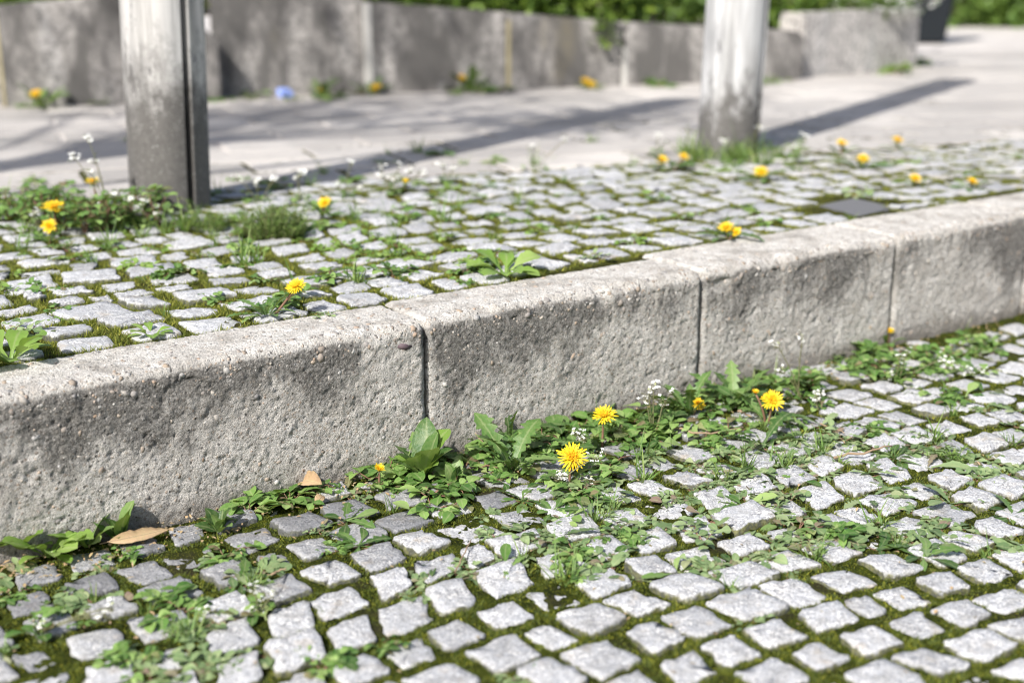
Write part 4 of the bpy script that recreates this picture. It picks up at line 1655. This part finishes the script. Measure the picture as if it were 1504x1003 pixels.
fallen_leaf(206, 800, LOW, .075, .0125, .35, 'flat light-brown fallen leaf lying at the kerb foot', .12, .06, .25, .06, .010)
fallen_leaf(456, 722, LOW, .040, .014, -.6, 'curled torn dry leaf leaning at the kerb foot', .55, .5, .5, .55, .010)
fallen_leaf(470, 742, LOW, .024, .007, 1.2, 'small folded dry leaf under the curled one', .5, .4, .3, .5, .006)
fallen_leaf(693, 652, LOW, .040, .010, 2.2, 'pinkish-brown wilted leaf leaning on the kerb face', .35, .25, .4, .7, .014)


def twig(pts, r, label):
    P = [unp(x, y, z) for x, y, z in pts]
    mb = MB()
    c = P[0]
    q = np.array(P) - c
    ts = np.linspace(0, len(q) - 1, 9)
    q = np.stack([np.interp(ts, np.arange(len(q)), q[:, k]) for k in range(3)], 1)
    q[1:-1] += rng.normal(0, r * .7, (7, 3))
    mb.add(*tube(q, r, r * .6, 6))
    o = link('twig', mb.mesh('twig', M['twig']))
    o.location = c
    tag(o, label, 'twig')


twig([(1225, 672, .006), (1268, 664, .012), (1310, 655, .014)], .0020, 'straight pale dry twig on the dark weeds')
twig([(984, 628, .010), (1030, 636, .012), (1062, 634, .010), (1092, 627, .012)], .0018, 'thin curved reddish twig below the second kerb joint')
twig([(1084, 604, .012), (1104, 612, .008)], .0022, 'short tan stick under the tilted dandelion')
twig([(392, 845, .006), (420, 834, .010)], .0016, 'short stick on the near dark cobbles')
twig([(668, 840, .006), (680, 815, .010), (692, 792, .010)], .0012, 'thin dry stalk crossing the cobbles')
twig([(1205, 622, .008), (1240, 636, .008)], .0013, 'fine tan stalk above the straight twig')

# dry crumbs of leaf and bark swept against the kerb
r_ = random.Random(77)
cm = MB()
for k in range(900):
    px = r_.uniform(-20, 1500)
    d = abs(r_.gauss(0, 22)) + 3
    if r_.random() < .12:
        px, py = r_.uniform(0, 1504), r_.uniform(620, 1000)
        if py < bottom_line(px):
            continue
    else:
        py = bottom_line(px) + d
    P = unp(px, py, LOW)
    V, Fc = leaf_geo(r_.uniform(.003, .010), r_.uniform(.0008, .0025), 'oval', r_.uniform(-.1, .5), r_.uniform(0, .5), .3, 3)
    cm.add(place(V, r_.uniform(0, 6.28), (P[0], P[1], .0015 + .004 * r_.random()), r_.uniform(-.2, .4)), Fc)
o = link('dry_litter', cm.mesh('dry_litter', M['dead_leaf']))
o['kind'] = 'stuff'
o['label'] = 'dry crumbs of leaf and bark swept against the kerb'
o['category'] = 'litter'

# slate-grey cover set in the upper strip
cq = [unp(1200, 300, Z_UP), unp(1262, 317, Z_UP), unp(1318, 303, Z_UP), unp(1255, 289, Z_UP)]
bm = bmesh.new()
cc = np.mean(cq, 0)
vs = [bm.verts.new(Vector(p - cc)) for p in cq]
fc = bm.faces.new(vs)
ex = bmesh.ops.extrude_face_region(bm, geom=[fc])
bmesh.ops.translate(bm, verts=[g for g in ex['geom'] if isinstance(g, bmesh.types.BMVert)], vec=(0, 0, -.03))
bmesh.ops.recalc_face_normals(bm, faces=bm.faces)
bmesh.ops.bevel(bm, geom=bm.edges[:], offset=.004, segments=2, affect='EDGES')
me = bpy.data.meshes.new('slate_cover')
bm.to_mesh(me)
bm.free()
me.materials.append(M['cover'])
o = link('slate_cover', me)
o.location = (cc[0], cc[1], Z_UP - .002)
tag(o, 'flat dark grey slate cover set among the upper cobbles at the kerb', 'cover')

# crumpled blue wrapper at the wall foot
P = unp(419, 143, PZ)
bm = bmesh.new()
bmesh.ops.create_icosphere(bm, subdivisions=2, radius=.030)
for v in bm.verts:
    v.co *= 1 + .35 * float(vnoise(np.array(v.co[:]) * 70, 3))
    v.co.z *= .75
me = bpy.data.meshes.new('wrapper')
bm.to_mesh(me)
bm.free()
me.materials.append(M['blue'])
wr = link('crumpled_wrapper', me)
wr.location = (P[0], P[1], PZ + .016)
tag(wr, 'crumpled blue wrapper at the wall foot', 'litter')
mb = MB()
mb.add(*leaf_geo(.03, .010, 'oval', .2, .3, .3, 5))
wp = link('white_flap', mb.mesh('white_flap', M['white_foil']), wr)
wp.location = (-.014, -.026, .008)

# ------------------------------------------------------------------ plants behind the wall, hedge, bin, post
def shrub(name, c, rx, ry, rz_, n, leaf, mat, label, group=None, seed=0, flowers=0, cat='shrub', boxy=False):
    r_ = np.random.default_rng(seed)
    root = empty(name, (c[0], c[1], c[2]))
    tag(root, label, cat, group)
    # leaf clumps through the volume
    d = r_.normal(size=(n, 3))
    if boxy:
        p = r_.uniform(-1, 1, (n, 3))
        ax = r_.integers(0, 3, n)
        p[np.arange(n), ax] = np.sign(p[np.arange(n), ax]) * r_.uniform(.8, 1.05, n)
    else:
        d /= np.linalg.norm(d, axis=1)[:, None]
        p = d * (r_.random(n)[:, None] ** .45)
    p = p * np.array([rx, ry, rz_])
    p *= 1 + .22 * vnoise(p / max(rx, rz_) * 5 + seed, seed)[:, None]
    p[:, 2] += rz_
    nrm = r_.normal(size=(n, 3)) + np.array([0, -.3, .8])
    nrm /= np.linalg.norm(nrm, axis=1)[:, None]
    t = np.cross(nrm, r_.normal(size=(n, 3)))
    t /= np.linalg.norm(t, axis=1)[:, None]
    b = np.cross(nrm, t)
    l = leaf * r_.uniform(.6, 1.3, n)[:, None]
    v = np.stack([p - t * l, p + b * l * .42 + nrm * l * .1, p + t * l, p - b * l * .42 + nrm * l * .1], 1)
    link('crown', fast_mesh('crown', v.reshape(-1, 3), np.arange(n * 4).reshape(-1, 4), mat), root)
    mb = MB()
    for k in range(6):
        a = k * 1.05
        mb.add(*tube([(0, 0, -.06), (.25 * rx * math.cos(a), .25 * ry * math.sin(a), rz_ * .5), (.65 * rx * math.cos(a), .65 * ry * math.sin(a), rz_ * 1.3)], .012, .004, 5))
    link('trunk', mb.mesh('trunk', M['bark']), root)
    if flowers:
        mb = MB()
        for k in range(flowers):
            q = r_.normal(size=3)
            q[1] = -abs(q[1])
            q /= np.linalg.norm(q)
            c0 = q * np.array([rx, ry, rz_]) * 1.04 + np.array([0, 0, rz_])
            white_cross(mb, c0, r_.uniform(.008, .014), float(r_.random()))
        link('white_flowers', mb.mesh('white_flowers', M['white_petal'], False), root)
    return root


def bed(px, py_foot, back, z):
    P = unp(px, py_foot, PZ)
    return (P[0], P[1] + back, PZ + z)


SG = 'shrubs in the raised bed behind the wall'
shrub('shrub', bed(60, 150, .45, .20), .62, .30, .22, 3600, .030, M['shrub'], 'dark green shrub above the forward wall panel', SG, 1)
shrub('shrub', bed(470, 140, .45, .27), .40, .26, .20, 2200, .028, M['shrub'], 'shrub above the tall stained wall panel', SG, 2)
shrub('shrub', bed(660, 136, .42, .21), .46, .28, .18, 2800, .026, M['shrub'], 'dark shrub above the blotched wall panel', SG, 3)
shrub('shrub', bed(820, 130, .42, .16), .40, .26, .20, 2600, .026, M['shrub'], 'mid green shrub above the panel with the trailing sprig', SG, 4)
shrub('shrub', bed(960, 124, .45, .12), .46, .28, .24, 3200, .026, M['hedge'], 'bright green shrub left of the bright post', SG, 5)
shrub('shrub', bed(1150, 118, .36, .12), .26, .22, .20, 1700, .026, M['shrub'], 'dark rounded shrub above the rounded wall end', SG, 6)
shrub('flowering_shrub', bed(1245, 110, .36, .20), .50, .24, .17, 2000, .026, M['hedge'], 'white-flowering plant above the pale wall panel', None, 7, 800)
# sprig that trails over the wall
A = unp(878, 127, PZ)
zt = height_at(A, 24)
r0 = empty('trailing_sprig', (A[0], A[1] - .02, zt))
tag(r0, 'dark leafy sprig trailing over the wall top', 'shrub')
mb = MB()
for k in range(90):
    f = random.random()
    V, Fc = leaf_geo(random.uniform(.018, .032), .010, 'oval', .2, .4, .2, 4)
    mb.add(place(V, random.uniform(0, 6.28), (random.gauss(0, .028) + f * .03, -.005 - .02 * random.random(), .05 - .16 * f), random.uniform(-.8, .8)), Fc)
link('foliage', mb.mesh('foliage', M['shrub']), r0)
mb = MB()
mb.add(*tube([(0, .15, .04), (0, .03, .05), (.01, -.012, .0), (.03, -.014, -.11)], .004, .0015, 5))
link('stem', mb.mesh('stem', M['bark']), r0)

# unseen tree left of the viewer, added to cast soft branch shadows on the path
TX, TY = -3.35, -.54
root = empty('unseen_shade_tree', (TX, TY, 0))
tag(root, 'unseen young tree added beside the viewer to dapple the path', 'tree')
r_ = random.Random(5)
CX, CY, CZ = .28, 1.02, 4.6
mb = MB()
mb.add(*tube([(0, 0, -.1), (.03, .04, 1.2), (.02, .15, 2.4), (.10, .35, 3.3), (.2, .7, 4.2)], .085, .035, 10))
link('trunk', mb.mesh('trunk', M['bark']), root)
cen = []
for k in range(16):
    a = r_.uniform(0, 6.28)
    e = np.array([CX + 1.30 * math.cos(a) * r_.uniform(.5, 1), CY + .85 * math.sin(a) * r_.uniform(.5, 1), CZ + r_.uniform(-.5, .6)])
    b0 = np.array([.08, .3, 3.1]) + np.array([.10, .4, 1.0]) * r_.random()
    m_ = b0 * .5 + e * .5 + np.array([r_.gauss(0, .1), r_.gauss(0, .1), .12])
    mb = MB()
    mb.add(*tube([b0, m_, e], .028, .008, 6))
    for j in range(5):
        f = r_.uniform(.4, 1)
        q = m_ * (1 - f) + e * f
        q2 = q + np.array([r_.gauss(0, .22), r_.gauss(0, .22), r_.gauss(.05, .15)])
        mb.add(*tube([q, q2], .008, .003, 4))
        cen.append(q2)
    cen.append(e)
    link('limb', mb.mesh('limb', M['bark']), root)
n = 2600
r2 = np.random.default_rng(4)
cc_ = np.array(cen)[r2.integers(0, len(cen), n)] + r2.normal(0, .13, (n, 3))
nrm = r2.normal(size=(n, 3)) + np.array([0, 0, .6])
nrm /= np.linalg.norm(nrm, axis=1)[:, None]
t_ = np.cross(nrm, r2.normal(size=(n, 3)))
t_ /= np.linalg.norm(t_, axis=1)[:, None]
b_ = np.cross(nrm, t_)
l_ = .034 * r2.uniform(.6, 1.3, n)[:, None]
v = np.stack([cc_ - t_ * l_, cc_ + b_ * l_ * .5, cc_ + t_ * l_, cc_ - b_ * l_ * .5], 1)
link('crown', fast_mesh('crown', v.reshape(-1, 3), np.arange(n * 4).reshape(-1, 4), M['shrub']), root)

# clipped hedge across the far end of the path
for k, px in enumerate((1440, 1580)):
    P = unp(px, 41, PZ)
    shrub('hedge', (P[0], P[1] + .55, PZ), .50, .5, .62, 5200, .05, M['hedge'],
          ['green hedge section next to the dark bin', 'green hedge section at the frame edge'][k], 'hedge sections at the end of the path', 20 + k, 0, 'hedge', True)
for k, (px, off) in enumerate(((1210, 3.0), (1330, 3.4), (1420, 2.8))):
    P = unp(px, 41, PZ)
    shrub('hedge', (P[0], P[1] + off, PZ), .95, .5, .7, 4200, .06, M['hedge'],
          ['far hedge behind the white-flowering plant', 'far hedge behind the dark bin', 'far hedge behind the near hedge'][k], 'far hedges', 30 + k, 0, 'hedge', True)

# tapered bin at the end of the wall
P = unp(1368, 64, PZ)
px_m = F_PX / (P[1] * _c - (P[2] - CAM_H) * _s)
wb, wt, hb = 44 / px_m, 62 / px_m, 150 / px_m
root = empty('waste_bin', (P[0], P[1] + wb / 2, PZ))
root.rotation_euler = (0, 0, -.14)
tag(root, 'dark grey tapered bin at the end of the pale wall', 'bin')


def frustum(w0, w1, z0, z1, mat, nm, parent, bev=.008, dx=0.0):
    bm = bmesh.new()
    vs = []
    for w, z, sh in ((w0, z0, 0), (w1, z1, dx)):
        vs.append([bm.verts.new((x * w / 2 + sh, y * w / 2, z)) for x, y in ((-1, -1), (1, -1), (1, 1), (-1, 1))])
    bm.faces.new(vs[0][::-1])
    bm.faces.new(vs[1])
    for i in range(4):
        bm.faces.new((vs[0][i], vs[0][(i + 1) % 4], vs[1][(i + 1) % 4], vs[1][i]))
    bmesh.ops.bevel(bm, geom=bm.edges[:], offset=bev, segments=2, affect='EDGES')
    me = bpy.data.meshes.new(nm)
    bm.to_mesh(me)
    bm.free()
    me.materials.append(mat)
    return link(nm, me, parent)


frustum(wb, wt, 0.0, hb, M['bin'], 'body', root, .01, (wt - wb) / 2)
rim = frustum(wt + .03, wt + .03, hb, hb + .03, M['bin'], 'rim', root, .006, .0)
rim.location.x = (wt - wb) / 2
lid = frustum(wt + .02, wt - .02, hb + .033, hb + .075, M['bin'], 'lid', root, .008)
lid.location.x = (wt - wb) / 2
hd = frustum(.10, .10, 0, .02, M['bin'], 'handle', lid, .004)
hd.location = (0, -wt / 2 - .02, hb + .035)

# pale post with a yellow plate at the wall end
P = unp(1334, 92, PZ)
root = empty('marker_post', (P[0], P[1] + .20, PZ))
tag(root, 'pale marker post with a yellow plate at the wall end beside the bin', 'post')
mb = MB()
mb.add(*tube([(0, 0, 0), (0, 0, .9)], .022, .022, 12))
link('shaft', mb.mesh('shaft', M['post_white']), root)
bm = bmesh.new()
bmesh.ops.create_cube(bm, size=1)
for v in bm.verts:
    v.co = Vector((v.co.x * .055, v.co.y * .008, v.co.z * .10))
bmesh.ops.bevel(bm, geom=bm.edges[:], offset=.003, segments=1, affect='EDGES')
me = bpy.data.meshes.new('yellow_plate')
bm.to_mesh(me)
bm.free()
me.materials.append(M['yellow_sign'])
pl = link('yellow_plate', me, root)
pl.location = (-.050, -.028, .40)
